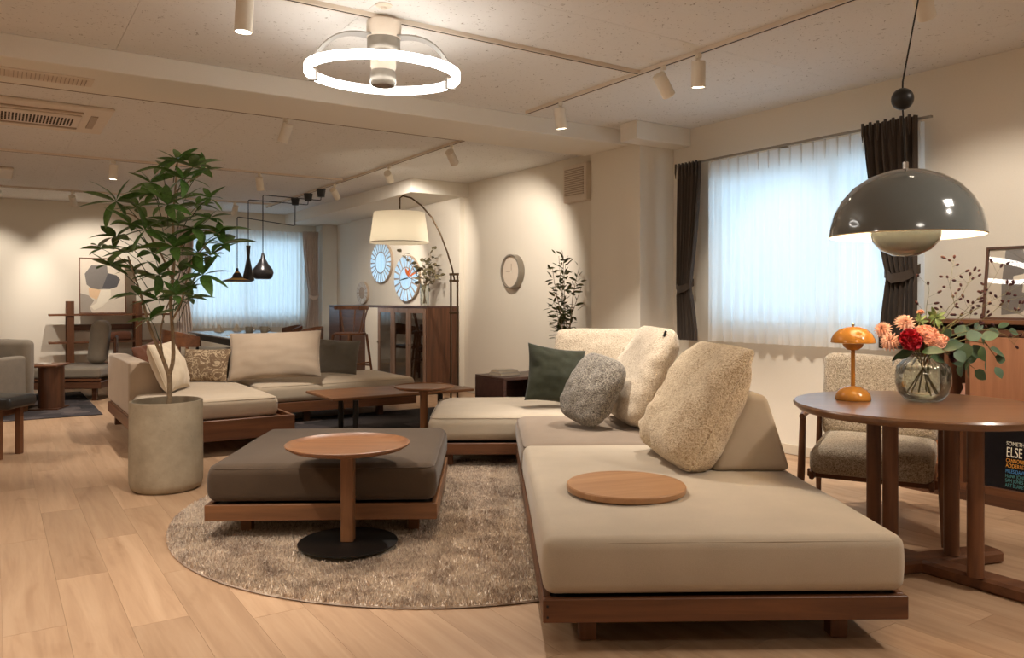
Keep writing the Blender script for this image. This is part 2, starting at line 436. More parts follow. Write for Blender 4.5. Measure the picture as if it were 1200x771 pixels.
def pillow_mb(w, h, t, pinch=0.06, fat=0.5, wr=0.012, seed=0, n=26, soft=0.0, boxy=2.2, rnd=0.0):
    """scatter cushion: x width, z height (0..h), y thickness"""
    m = MB()
    for side in (-1, 1):
        vs, fs = [], []
        for i in range(n+1):
            for j in range(n+1):
                u = -cos(pi*i/n) if False else (2*i/n-1); v = 2*j/n-1
                u = math.copysign(1-(1-abs(u))**1.35, u); v = math.copysign(1-(1-abs(v))**1.35, v)
                th = (max(0, 1-abs(u)**boxy)*max(0, 1-abs(v)**boxy))**fat
                px = w/2*u*(1-pinch*(1-v*v)); pz = h/2*v*(1-pinch*(1-u*u))
                px *= 1-rnd*abs(v)**5; pz *= 1-rnd*abs(u)**5
                g = noise.noise(Vector((u*1.6+seed*3.7, v*1.6, side*1.5+seed)))
                g2 = noise.noise(Vector((u*4+seed, v*4-seed, side*2.0)))
                y = side*t/2*th*(1+0.18*g)+side*wr*g2*min(1, th*3)
                # slight sag to the lower half
                y *= 1+soft*(-v)*0.5
                pz += soft*0.04*h*(u*u-0.4)
                vs.append((px, y, pz+h/2))
        for i in range(n):
            for j in range(n):
                q = (i*(n+1)+j, (i+1)*(n+1)+j, (i+1)*(n+1)+j+1, i*(n+1)+j+1)
                fs.append(q if side < 0 else tuple(reversed(q)))
        m.add(vs, fs)
    return m
def pillow(label, mat, loc, w, h, t, yaw=0, lean=0, roll=0, piping=None, group=None, tagbit=False, **kw):
    """loc: bottom centre; lean tips the top backwards (+local y), roll tilts it clockwise"""
    o = pillow_mb(w, h, t, **kw).obj('cushion', mat, None, 180)
    weld(o)
    o.location = Vector(loc)+Vector((0, 0, 0.08*t*sin(rad(lean))+0.35*w*abs(sin(rad(roll)))))
    o.rotation_mode = 'XYZ'
    mtx = Matrix.Rotation(rad(yaw), 4, 'Z') @ Matrix.Rotation(-rad(lean), 4, 'X') @ Matrix.Rotation(rad(roll), 4, 'Y')
    o.rotation_euler = mtx.to_euler()
    if piping:
        pts = []
        pin = kw.get('pinch', 0.06)
        for a in range(0, 64):
            s4 = a/16; e = int(s4); f = 2*(s4-e)-1
            u, v = ((f, -1), (1, f), (-f, 1), (-1, -f))[e]
            rn = kw.get('rnd', 0)
            pts.append((w/2*u*(1-pin*(1-v*v))*(1-rn*abs(v)**5), 0, h/2*v*(1-pin*(1-u*u))*(1-rn*abs(u)**5)+h/2))
        MB().tube(pts+[pts[0]], 0.0035, 5, False).obj('piping', piping, o, 180)
    if tagbit:
        MB().box(-0.006, 0.006, -0.012, 0.0, 0, 0.035).obj('label_tab', M['blackmatte'], o, loc=(w*0.40, -t*0.16, h*0.90))
    return tag(o, label, 'cushion', group)

def copy_tree(src, loc=None, rotz=None, label=None, parent=None):
    c = src.copy(); COL.objects.link(c)
    if parent: c.parent = parent
    if loc is not None: c.location = loc
    if rotz is not None: c.rotation_euler = (0, 0, rotz)
    if label: c['label'] = label
    for ch in src.children:
        copy_tree(ch, parent=c)
    return c

# ------------------------------------------------------------------ room shell (room axes)
XL, XR, YF, YB = -3.2, 5.0, -2.2, 13.45
fl = struct('floor', box(XL-0.1, XR+0.1, YF-0.1, YB+0.1, -0.12, -0.008), M['slab'])
# oak planks, 0.19 x 1.22 m, laid along the room
PW, PL = 0.19, 1.22
near = box(-PW/2+0.0004, PW/2-0.0004, -PL/2+0.0007, PL/2-0.0007, -0.010, 0.0).mesh('plank', M['plank'])
rest = MB(); cand = []
i = 0
x = XL+PW/2
while x < XR:
    off = (i*0.437) % 1.0*PL
    y = YF-PL+off+PL/2
    while y < YB+PL/2:
        y0, y1 = max(YF, y-PL/2), min(YB, y+PL/2)
        if y1-y0 > 0.05:
            w = R(x, (y0+y1)/2)
            d = w.y; vis = d > 1.9 and abs(w.x) < 0.68*d+0.5
            full = abs(y1-y0-PL) < 1e-6
            # hidden under the round rug / front sofa
            hid = (w.x+0.35)**2+(w.y-4.36)**2 < 1.0 or (0.25 < w.x < 1.15 and 2.9 < w.y < 5.4)
            cand.append((d if vis and full and not hid else 1e3, x, y, y0, y1))
        y += PL
    x += PW; i += 1
cand.sort()
for q, (d, x, y, y0, y1) in enumerate(cand):
    if d < 999 and q < 290:
        o = bpy.data.objects.new('plank', near); COL.objects.link(o); o.parent = fl; o.location = (x, y, 0)
    else:
        rest.box(x-PW/2+0.0004, x+PW/2-0.0004, y0+0.0007, y1-0.0007, -0.010, 0.0)
o = rest.obj('far_planks', M['plank'], fl); o['kind'] = 'stuff'

ce = struct('ceiling', box(XL-0.1, XR+0.1, YF-0.1, YB+0.1, H+0.008, H+0.1), M['slab'])
me = box(-0.49+0.0009, 0.49-0.0009, -0.91+0.0009, 0.91-0.0009, 0, 0.01).mesh('ceiling_panel', M['board'])
x = 0.606-0.98*4+0.49
while x < XR+0.4:
    y = 3.2-0.91-1.82*3
    while y < YB+0.9:
        mm_ = me
        x0, x1, y0, y1 = max(XL, x-0.49), min(XR, x+0.49), max(YF, y-0.91), min(YB, y+0.91)
        if x1-x0 > 0.05 and y1-y0 > 0.05:
            if x1-x0 < 0.979 or y1-y0 < 1.819:
                mm_ = box(x0-x+0.0009, x1-x-0.0009, y0-y+0.0009, y1-y-0.0009, 0, 0.01).mesh('ceiling_panel', M['board'])
            o = bpy.data.objects.new('ceiling_panel', mm_); COL.objects.link(o); o.parent = ce; o.location = (x, y, H)
        y += 1.82
    x += 0.98

# right wall with the near window opening
W1 = (2.82, 4.56, 0.94, 2.19)
m = MB(); T = 0.16
m.box(XR, XR+T, YF-0.1, W1[0], 0, H+0.01); m.box(XR, XR+T, W1[1], YB+T, 0, H+0.01)
m.box(XR, XR+T, W1[0], W1[1], 0, W1[2]); m.box(XR, XR+T, W1[0], W1[1], W1[3], H+0.01)
struct('wall_right', m, M['wall'])
# back wall with the far window opening
W2 = (2.62, 4.52, 0.84, 2.22)
m = MB()
m.box(XL-T, W2[0], YB, YB+T, 0, H+0.01); m.box(W2[1], XR, YB, YB+T, 0, H+0.01)
m.box(W2[0], W2[1], YB, YB+T, 0, W2[2]); m.box(W2[0], W2[1], YB, YB+T, W2[3], H+0.01)
struct('wall_back', m, M['wall'])
struct('wall_left', box(XL-T, XL, YF-0.1, YB, 0, H+0.01), M['wall'])
struct('wall_front', box(XL-T, XR+T, YF-0.1-T, YF-0.1, 0, H+0.01), M['wall'])
struct('trim_1', box(4.60, XR, 5.0, 5.65, 0, H, bev=0.004), M['wall'])['label'] = 'square pillar'
struct('trim_2', box(4.38, 5.0, 4.80, 5.0, 2.47, H, bev=0.004), M['beam'])
struct('trim_3', box(XL, 4.60, 5.15, 5.75, 2.49, H, bev=0.004), M['beam'])
struct('trim_4', box(4.2, XR, 8.57, YB, 2.45, H, bev=0.004), M['beam'])
struct('added_daylit_pilaster', box(4.74, 5.0, YB-0.35, YB, 0, 2.45, bev=0.004), M['walldaylit'])  # added corner pilaster, its paler colour stands for window light on the wall
struct('trim_6', box(4.93, XR, 8.68, 12.3, 0, 2.45, bev=0.003), M['wall'])
struct('baseboard_right', MB().box(XR-0.012, XR, YF, 5.0, 0, 0.07).box(XR-0.012, XR, 5.65, 8.68, 0, 0.07), M['base'])
struct('baseboard_back', MB().box(XL, 4.74, YB-0.012, YB, 0, 0.07), M['base'])

def window(idx, length, z0, z1, loc, rotz, mull):
    """in its own frame: x along the wall, y outwards"""
    o = MB()
    fw = 0.045
    o.box(0, length, 0.05, 0.11, z0, z0+fw).box(0, length, 0.05, 0.11, z1-fw, z1)
    o.box(0, fw, 0.05, 0.11, z0+fw, z1-fw).box(length-fw, length, 0.05, 0.11, z0+fw, z1-fw)
    w = o.obj('window_%d' % idx, M['white'], None, loc=loc, rot=(0, 0, rotz)); w['kind'] = 'structure'
    for t in mull:
        MB().box(length*t-0.025, length*t+0.025, 0.055, 0.105, z0+fw, z1-fw).obj('mullion', M['white'], w)
    e = [0]+list(mull)+[1]
    for a, b in zip(e, e[1:]):
        MB().box(length*a+0.04, length*b-0.04, 0.078, 0.084, z0+fw, z1-fw).obj('pane', M['glass'], w)
    MB().box(-0.02, length+0.02, -0.012, 0.05, z0-0.02, z0).obj('window_sill', M['white'], w)
    return w
window(1, W1[1]-W1[0], W1[2], W1[3], R(XR, W1[1]), ROOM-pi/2, [0.62])
window(2, W2[1]-W2[0], W2[2], W2[3], R(W2[0], YB), ROOM, [0.5])

def sheet(width_f, off_f, z0, z1, waves, amp, nx=160, nz=26, amp_f=None):
    m = MB(); vs = []; fs = []
    for j in range(nz+1):
        z = z1+(z0-z1)*j/nz; t = j/nz
        wv = width_f(t); of = off_f(t)
        for i in range(nx+1):
            u = i/nx
            a = amp*(amp_f(t) if amp_f else 1)
            ph = 2*pi*waves*u
            y = a*(sin(ph)+0.3*sin(2.3*ph+1+2*t))*(0.8+0.2*sin(7*u+1.3))
            vs.append((of+wv*u, y, z))
    for j in range(nz):
        for i in range(nx):
            fs.append((j*(nx+1)+i, (j+1)*(nx+1)+i, (j+1)*(nx+1)+i+1, j*(nx+1)+i+1))
    return m.add(vs, fs)
def wallframe(yr, off=0.07):    # origin on right wall: x runs along -Yr, y into the wall
    return R(XR-off, yr), ROOM-pi/2
# near window: voile, two tied charcoal curtains, rail
loc, rz = wallframe(4.52, 0.09)
ct = thing('sheer_curtain', 'white sheer curtain hanging before the large blue-lit window', 'curtain', loc, rz)
sheet(lambda t: 1.80, lambda t: 0.0, 0.82, 2.28, 17, 0.016, 320, 22, lambda t: 0.40+1.45*t).obj('voile', M['sheer'], ct, 180)
hd = MB().tube([(0, -0.014, 2.285), (0.003, -0.018, 2.22), (0, -0.012, 2.15)], [0.007, 0.006, 0.002], 6).mesh('pinch_pleat', M['sheer'], 180)
for i in range(19):
    o = bpy.data.objects.new('pinch_pleat', hd); COL.objects.link(o); o.parent = ct; o.location = (0.03+i*0.097, 0, 0)
rl = thing('curtain_rail', 'slim metal curtain rail above the large window', 'curtain rail', R(XR-0.09, 4.80), ROOM-pi/2)
MB().box(0.0, 2.14, -0.035, -0.012, 2.290, 2.304).obj('rail_body', M['greymetal'], rl)
MB().box(0.05, 0.07, -0.03, 0.088, 2.28, 2.30).box(2.0, 2.02, -0.03, 0.088, 2.28, 2.30).box(1.0, 1.02, -0.03, 0.088, 2.28, 2.30).obj('bracket', M['greymetal'], rl)
def tied(label, loc, rz, w_top, w_tie, w_bot, z0, z1, ztie, side, mat, waves=7, amp=0.02):
    c = thing('curtain', label, 'curtain', loc, rz)
    T0 = (z1-ztie)/(z1-z0)
    def wf(t):
        if t < T0:
            s = t/T0; s = s**1.6; return w_top+(w_tie-w_top)*s
        s = (t-T0)/(1-T0); return w_tie+(w_bot-w_tie)*min(1, s*1.2)**0.8
    of = (lambda t: 0.0) if side < 0 else (lambda t: w_top-wf(t)) if side > 0 else (lambda t: (w_top-wf(t))/2)
    sheet(wf, of, z0, z1, waves, amp, 120, 40, lambda t: 0.75+0.5*min(1, t*3) if abs(t-T0) > 0.03 else 0.8).obj('drape', mat, c, 180)
    xo = of(T0)
    pts = [(xo-0.01, 0.0, ztie+0.03), (xo+w_tie*0.3, -amp*1.6-0.008, ztie-0.01), (xo+w_tie*0.7, -amp*1.6-0.008, ztie+0.0), (xo+w_tie+0.012, 0.01, ztie+0.05)]
    vs, fs = [], []
    for p in pts:
        vs += [(p[0], p[1], p[2]-0.03), (p[0], p[1], p[2]+0.03), (p[0], p[1]+0.004, p[2]+0.03), (p[0], p[1]+0.004, p[2]-0.03)]
    for i in range(len(pts)-1):
        for k_ in range(4): fs.append((i*4+k_, i*4+(k_+1) % 4, (i+1)*4+(k_+1) % 4, (i+1)*4+k_))
    MB().add(vs, fs).obj('tieback', mat, c, 40)
    hp = MB().tube([(0, -amp-0.004, z1+0.005), (0.004, -amp-0.012, z1-0.07), (0, -amp-0.004, z1-0.12)], [0.010, 0.008, 0.002], 6).mesh('pinch_pleat', mat, 180)
    for i in range(waves):
        o = bpy.data.objects.new('pinch_pleat', hp); COL.objects.link(o); o.parent = c; o.location = (w_top*(i+0.3)/waves, 0, 0)
    return c
loc, rz = wallframe(4.80, 0.165)
tied('charcoal curtain tied back at the pillar end of the large window', loc, rz, 0.27, 0.17, 0.235, 0.82, 2.29, 1.25, -1, M['curtain'])
loc, rz = wallframe(3.09, 0.170)
tied('charcoal curtain tied back behind the big grey pendant lamp', loc, rz, 0.37, 0.21, 0.26, 0.84, 2.31, 1.30, 1, M['curtain'], 7, 0.024)
# far window
ct = thing('sheer_curtain', 'white sheer curtain of the far window behind the dining table', 'curtain', R(W2[0]-0.1, YB-0.10), ROOM)
sheet(lambda t: 2.05, lambda t: 0.0, 0.70, 2.32, 26, 0.02, 260, 18).obj('voile', M['sheer'], ct, 180)
tied('taupe curtain tied back beside the daylit corner strip of the far window', R(4.44, YB-0.20), ROOM, 0.28, 0.16, 0.22, 0.62, 2.33, 1.2, 1, M['curtain2'], 6)
tied('taupe curtain of the far window, half hidden by the tall plant', R(2.42, YB-0.20), ROOM, 0.26, 0.18, 0.24, 0.62, 2.33, 1.2, -1, M['curtain2'], 6)

# ------------------------------------------------------------------ tracks and ceiling fittings
def track(label, a, b):
    a, b = R(*a), R(*b); L = (b-a).length; an = math.atan2(b.y-a.y, b.x-a.x)
    t = thing('lighting_track', label, 'lighting track', (a.x, a.y, H), an)
    MB().box(0, L, -0.017, -0.007, -0.022, 0).box(0, L, 0.007, 0.017, -0.022, 0).obj('rail_body', M['whitedull'], t)
    MB().box(0.0, L, -0.0065, 0.0065, -0.0225, 0).obj('slot', M['dkgap'], t)
track('white lighting track crossing the ceiling above the ring lamp', (-2.5, 3.77), (3.45, 3.77))
track('white lighting track running towards the beam along the window side', (3.47, -1.5), (3.47, 5.05))
track('white lighting track just beyond the ceiling beam', (-2.5, 6.23), (3.54, 6.23))
track('white lighting track running to the far window from the beam', (3.58, 6.2), (3.58, 12.4))
track('white lighting track crossing the far ceiling over the sofa', (-2.5, 9.1), (3.54, 9.1))
track('white lighting track nearest to the back wall', (-2.5, 12.0), (3.54, 12.0))

def spot(label, pos, aim, power, lit=True, r=0.041, L=0.15, drop=0.06, ang=55, col=WARM, blend=0.6):
    p = R(pos[0], pos[1]); 
    t = thing('track_spotlight', label, 'spotlight', (p.x, p.y, H-0.022), 0, 'white track spotlights')
    MB().box(-0.014, 0.014, -0.03, 0.03, -0.03, 0.0, bev=0.003).obj('adapter', M['white'], t)
    MB().tube([(0, 0, -0.03), (0, 0, -drop-0.03)], 0.006, 8).obj('arm', M['white'], t, 40)
    d = (Vector(aim)-Vector((p.x, p.y, H-0.022-drop-0.05))).normalized()
    q = d.to_track_quat('-Z', 'Y')
    hd = MB().lathe([(r*0.97, L*0.45), (r, L*0.43), (r, -L*0.55), (r*0.9, -L*0.55), (r*0.84, -L*0.48)], 24).obj('head', M['white'], t, 40)
    hd.location = (0, 0, -drop-0.05); hd.rotation_mode = 'QUATERNION'; hd.rotation_quaternion = q
    ln = MB().lathe([(r*0.80, -L*0.50), (r*0.80, -L*0.53)], 20).obj('lens', M['lens'] if lit else M['white'], hd, 40)
    if lit and power:
        l = bpy.data.lights.new('spot_light', 'SPOT'); l.energy = power; l.spot_size = rad(ang); l.spot_blend = blend
        l.color = col; l.shadow_soft_size = 0.02
        lo = bpy.data.objects.new('spot_light', l); COL.objects.link(lo); lo.parent = hd; lo.location = (0, 0, -L*0.62)
    return t
def wpt(x, y, z=0.0): return (x, y, z)
# front zone
spot('white spotlight left of the ring lamp on the front track', (0.985, 3.77), R(0.9, 3.9, 0), 95, ang=80)
spot('lit white spotlight at the beam end of the window side track', (3.47, 4.62), R(3.9, 4.75, 0), 130, ang=75)
spot('white spotlight turned away beside the lit window side spotlight', (3.47, 3.56), R(4.95, 3.75, 0.9), 48, ang=70)
spot('lit white spotlight pointing down, nearest the track junction', (3.47, 3.27), R(3.75, 3.55, 0.0), 120, ang=80)
spot('white spotlight cut off by the upper edge above the grey pendant', (3.47, 1.93), R(5.0, 2.3, 0.9), 60, ang=75)
# far zone
spot('white spotlight hanging just beyond the beam above the plant', (1.95, 6.23), R(1.5, 7.0, 0.3), 140, ang=80)
spot('white spotlight on the beam end of the far track', (3.58, 6.45), R(4.95, 7.5, 1.3), 110, ang=85)
spot('white spotlight on the cross track in front of the dining pendants', (2.55, 9.1), R(2.9, 9.6, 0.7), 80, ang=70)
spot('white spotlight tilted towards the far column on the far track', (3.58, 9.45), R(4.95, 10.6, 1.2), 95, ang=70)
spot('lit white spotlight above the left of the plant', (1.05, 9.1), R(0.9, 9.3, 0.0), 130, ang=80)
spot('slim white spotlight nearest the wall with the abstract picture', (0.9, 12.0), R(1.35, 13.45, 1.15), 90, ang=85)
spot('lit white spotlight at the edge over the grey armchair', (0.05, 12.0), R(-0.2, 13.45, 1.0), 70, ang=80)
spot('white spotlight beside the dropped ceiling over the wall mirrors', (3.58, 7.85), R(4.95, 9.6, 1.5), 80, ang=70)
spot('small white spotlight by the dining pendants near the far window', (3.0, 12.0), R(2.9, 13.0, 0.9), 12, ang=60)
# added spot lights without fittings, put in to brighten the front seats
for a_, b_, pw in (((2.3, 3.77), (2.2, 3.4), 110), ((0.0, 2.6), (-0.1, 3.6), 75), ((3.47, 0.2), (3.3, 1.5), 70)):
    l = bpy.data.lights.new('spot_light', 'SPOT'); l.energy = pw; l.spot_size = rad(85); l.spot_blend = 0.7; l.color = WARM; l.shadow_soft_size = 0.03
    o = bpy.data.objects.new('spot_light', l); COL.objects.link(o); o.location = R(a_[0], a_[1], 2.45)  # added light, no spotlight fitting here
    o.rotation_mode = 'QUATERNION'; o.rotation_quaternion = (R(b_[0], b_[1], 0)-o.location).to_track_quat('-Z', 'Y')

M['armgrey'] = plain('grey_arm_paint', srgb(140, 134, 124), 0.4, nz=0.02)
# LED ring lamp on the track
rp = Vector((-0.665, 4.10))
rg = thing('ring_ceiling_lamp', 'glowing white LED ring lamp with grey hub on the ceiling track', 'ceiling lamp', (rp.x, rp.y, H), rad(-4))
rg.rotation_euler = (rad(2.2), rad(1.5), rad(-4))
MB().lathe([(0.088, -0.022), (0.09, -0.03), (0.09, -0.10), (0.086, -0.108)], 40).obj('canopy', M['whitedull'], rg, 40)
MB().lathe([(0.084, -0.108), (0.086, -0.112), (0.086, -0.165), (0.07, -0.19)], 40).obj('collar', M['greymetal'], rg, 40)
MB().lathe([(0.066, -0.185), (0.066, -0.255), (0.058, -0.275)], 32).obj('neck', M['whitedull'], rg, 40)
MB().lathe([(0.058, -0.27), (0.066, -0.29), (0.068, -0.335), (0.06, -0.352)], 32).obj('motor_cap', M['greymetal'], rg, 40)
MB().lathe([(0.052, -0.353), (0.05, -0.356)], 32).obj('lens_cap', M['taupepipe'], rg, 40)
zr = -0.29
MB().lathe([(0.385, zr-0.024), (0.40, zr-0.020), (0.40, zr+0.020), (0.385, zr+0.024), (0.370, zr+0.020), (0.370, zr-0.020), (0.385, zr-0.024)], 96, cap=False).obj('light_ring', M['ring'], rg, 60)
for k_, an in enumerate((rad(176), rad(34))):
    pts = []
    m = MB(); vs = []; fs = []
    for i in range(15):
        t = i/14; r_ = 0.075+0.335*t; zz = -0.098+0.012*sin(pi*t)-0.165*t**3.0
        wd = 0.030*(1-t)+0.018
        a2 = an+0.55*(1-t)*(1 if k_ == 0 else -1)
        c_, s_ = cos(a2), sin(a2)
        for sgn in (-1, 1): 
            vs.append((r_*c_-sgn*wd*s_, r_*s_+sgn*wd*c_, zz)); vs.append((r_*c_-sgn*wd*s_, r_*s_+sgn*wd*c_, zz-0.008))
    for i in range(14):
        a0 = i*4
        for p, q in ((0, 1), (1, 3), (3, 2), (2, 0)): fs.append((a0+p, a0+q, a0+4+q, a0+4+p))
    m.add(vs, fs)
    m.obj('arm', M['armgrey'], rg, 40)
    c_, s_ = cos(an), sin(an)
    cl = MB().box(0.362, 0.41, -0.014, 0.014, zr-0.028, zr+0.03); cl.xf(Matrix.Rotation(an, 4, 'Z')); cl.obj('clamp', M['armgrey'], rg)
o = MB().lathe([(0.001, -0.028), (0.018, -0.026), (0.022, -0.014), (0.05, -0.006), (0.052, 0)], 28).obj('smoke_detector', M['whitedull'], None, 40)
o.location = (-0.638, 3.925, H); o.scale = (0.8, 0.8, 0.8); tag(o, 'small white round detector on the ceiling above the ring lamp', 'detector')

# ceiling cassette air conditioner beyond the beam
ac = thing('air_conditioner', 'beige ceiling cassette air conditioner with perforated grille', 'air conditioner', R(0.15, 7.22, H), ROOM)
MB().box(-0.64, 0.64, -0.50, 0.50, -0.025, 0, bev=0.008).obj('casing', M['whitedull'], ac)
MB().box(-0.44, 0.44, -0.22, 0.22, -0.040, -0.0255, bev=0.006).obj('cover', M['whitedull'], ac)
gm = MB()
for j in range(5):
    for i in range(34):
        gx, gy = -0.40+i*0.0235, -0.13+j*0.062
        gm.box(gx, gx+0.012, gy, gy+0.046, -0.0425, -0.0402)
o = gm.obj('grille', M['dkgap'], ac); o['kind'] = 'stuff'
MB().box(-0.44, 0.44, -0.34, -0.30, -0.034, -0.0255).obj('louver', M['grill'], ac)
MB().box(-0.44, 0.44, 0.30, 0.34, -0.034, -0.0255).obj('louver', M['grill'], ac)
MB().box(0.50, 0.55, -0.24, 0.24, -0.034, -0.0255).obj('louver', M['grill'], ac)
vt = thing('ceiling_vent', 'long slatted air vent let into the underside of the beam', 'vent', R(0.05, 5.47, 2.49), ROOM)
MB().box(-0.47, 0.47, -0.10, 0.10, -0.008, 0.0, bev=0.003).obj('frame', M['whitedull'], vt)
sm = MB().box(-0.0015, 0.0015, -0.07, 0.07, -0.014, -0.0085).mesh('slat', M['grill'])
for i in range(40):
    o = bpy.data.objects.new('slat', sm); COL.objects.link(o); o.parent = vt; o.location = (-0.43+i*0.022, 0, 0)
o = MB().box(-0.55, 0.55, -0.4, 0.4, -0.03, 0, bev=0.01).obj('air_conditioner', M['whitedull'], None)
o.location = R(-0.35, 10.7, H); o.rotation_euler = (0, 0, ROOM); tag(o, 'flat ceiling air conditioner far away by the back wall', 'air conditioner')
# wall ventilator
wv = thing('wall_ventilator', 'beige louvred ventilator box high on the wall past the pillar', 'ventilator', R(XR, 6.33, 2.15), ROOM-pi/2)
MB().box(-0.19, 0.19, -0.07, 0, 0.0, 0.38, bev=0.008).obj('casing', M['whitedull'], wv)
sm = MB().box(-0.155, 0.155, -0.078, -0.0705, 0, 0.010).mesh('slat', M['grill'])
for i in range(13):
    o = bpy.data.objects.new('slat', sm); COL.objects.link(o); o.parent = wv; o.location = (0, 0, 0.07+i*0.0215)
# wall clock
ck = thing('wall_clock', 'round pale wall clock with metal rim on the bare wall', 'clock', R(XR, 7.52, 1.48), ROOM-pi/2)
rx = Matrix.Rotation(rad(90), 4, 'X')
MB().lathe([(0.165, 0.0), (0.195, 0.0), (0.195, 0.075), (0.18, 0.078), (0.178, 0.05)], 48, cap=False).xf(rx).obj('rim', M['greymetal'], ck, 40)
MB().lathe([(0.18, 0.04), (0.18, 0.048)], 48).xf(rx).obj('dial', M['whitedull'], ck, 40)
MB().lathe([(0.012, 0.048), (0.012, 0.056)], 16).xf(rx).obj('centre_knob', M['white'], ck, 40)
MB().box(-0.003, 0.003, -0.053, -0.050, 0, 0.09).obj('hand', M['grill'], ck)
MB().box(-0.11, 0, -0.053, -0.050, -0.003, 0.003).obj('hand', M['grill'], ck)

# ------------------------------------------------------------------ front sofa group
def sofa_frame(t, w, d, z0, z1, mat, legs, legmat, lz=None, lr=0.03):
    bw = 0.028
    MB().box(-w/2, w/2, -d/2, -d/2+bw, z0, z1, bev=0.003).obj('front_rail', M[mat+'X'], t)
    MB().box(-w/2, w/2, d/2-bw, d/2, z0, z1, bev=0.003).obj('back_rail', M[mat+'X'], t)
    MB().box(-w/2, -w/2+bw, -d/2+bw, d/2-bw, z0, z1, bev=0.003).obj('side_rail', M[mat+'Y'], t)
    MB().box(w/2-bw, w/2, -d/2+bw, d/2-bw, z0, z1, bev=0.003).obj('side_rail', M[mat+'Y'], t)
    MB().box(-w/2+bw, w/2-bw, -d/2+bw, d/2-bw, z1-0.03, z1-0.012).obj('deck', M['blackmatte'], t)
    for x, y in legs:
        MB().box(x-lr, x+lr, y-lr, y+lr, 0, z0+0.0, bev=0.004).obj('leg', M[legmat+'Z'], t)
def seat(t, w, d, z0, z1, mat, pipe, r=0.045, puff=0.012, seed=1, dx=0, dy=0):
    o = rbox(w, d, z1-z0, r, puff, wr=0.006, seed=seed, belly=0.006).obj('seat_cushion', mat, t, 180); weld(o)
    o.location = (dx, dy, z0)
    p = [Vector((a, b, c)) for a, b, c in rect_loop(w-0.018, d-0.018, z1-z0-0.030, r)]
    MB().tube([(a*1.004, b*1.004, c+0.012) for a, b, c in p], 0.0028, 5, False).obj('seam', pipe, o, 180)
    return o
A0 = rad(1.5)
fl0 = Vector((0.10, 2.55))
def mod(u, v):       # along the front group's own axes from its near left corner
    return (fl0.x+u*cos(A0)-v*sin(A0), fl0.y+u*sin(A0)+v*cos(A0), 0)
s1 = thing('sofa_module', 'long beige daybed module in front, round wooden tray lying on it', 'sofa', mod(0.60, 0.84), A0, 'front modular sofa')
sofa_frame(s1, 1.20, 1.68, 0.105, 0.182, 'walnut', [(-0.44, -0.70), (0.42, -0.70), (-0.44, 0.70), (0.42, 0.70)], 'walnut')
seat(s1, 1.19, 1.67, 0.189, 0.378, M['sofa'], M['sofapipe'], 0.036, 0.006, 3)
for sx in (-0.592, -0.592):
    pass
MB().lathe([(0.004, 0), (0.004, 0.002)], 10).xf(Matrix.Translation((-0.585, -0.841, 0.16)) @ rx).obj('peg', M['blackmatte'], s1)
MB().lathe([(0.004, 0), (0.004, 0.002)], 10).xf(Matrix.Translation((-0.585, -0.841, 0.125)) @ rx).obj('peg', M['blackmatte'], s1)
# wedge backrest on its window side
def wedge(t, pts, y0, y1, z0, mat, name='backrest', bev=0.03):
    import bmesh
    m = MB(); n = len(pts)
    m.add([(x, y0, z) for x, z in pts]+[(x, y1, z) for x, z in pts],
          [tuple(range(n)), tuple(reversed(range(n, 2*n)))]+[(i, n+i, n+(i+1) % n, (i+1) % n) for i in range(n)])
    o = m.obj(name, mat, t, 180)
    bm = bmesh.new(); bm.from_mesh(o.data)
    bmesh.ops.recalc_face_normals(bm, faces=bm.faces)
    bmesh.ops.bevel(bm, geom=list(bm.edges), offset=bev, segments=4, affect='EDGES', profile=0.5)
    bmesh.ops.recalc_face_normals(bm, faces=bm.faces)
    bm.to_mesh(o.data); bm.free()
    for p in o.data.polygons: p.use_smooth = True
    return o
wedge(s1, [(0.22, 0.384), (0.58, 0.384), (0.47, 0.725), (0.38, 0.73)], 0.11, 0.84, 0, M['sofa'])
s2 = thing('sofa_module', 'dark taupe corner module between the two beige modules', 'sofa', mod(0.60, 2.235), A0, 'front modular sofa')
sofa_frame(s2, 1.20, 1.08, 0.105, 0.182, 'walnut', [(-0.48, -0.42), (0.45, -0.42), (-0.48, 0.42), (0.45, 0.42)], 'walnut')
seat(s2, 1.20, 1.09, 0.19, 0.372, M['taupe'], M['taupepipe'], 0.06, 0.012, 5)
wedge(s2, [(0.38, 0.385), (0.58, 0.385), (0.52, 0.66), (0.47, 0.66)], -0.52, 0.52, 0, M['taupe'])
s3 = thing('sofa_module', 'beige chaise module at the far end, bottle green cushion on it', 'sofa', mod(0.30, 3.325), A0, 'front modular sofa')
sofa_frame(s3, 1.78, 1.05, 0.105, 0.182, 'walnut', [(-0.76, -0.42), (0.76, -0.42), (-0.76, 0.42), (0.76, 0.42)], 'walnut')
seat(s3, 1.78, 1.05, 0.19, 0.368, M['sofa'], M['sofapipe'], 0.06, 0.012, 9)
wedge(s3, [(-0.34, 0.384), (0.34, 0.384), (0.34, 0.66), (-0.34, 0.66)], 0.36, 0.50, 0, M['sofa']).location = (0.45, 0, 0)
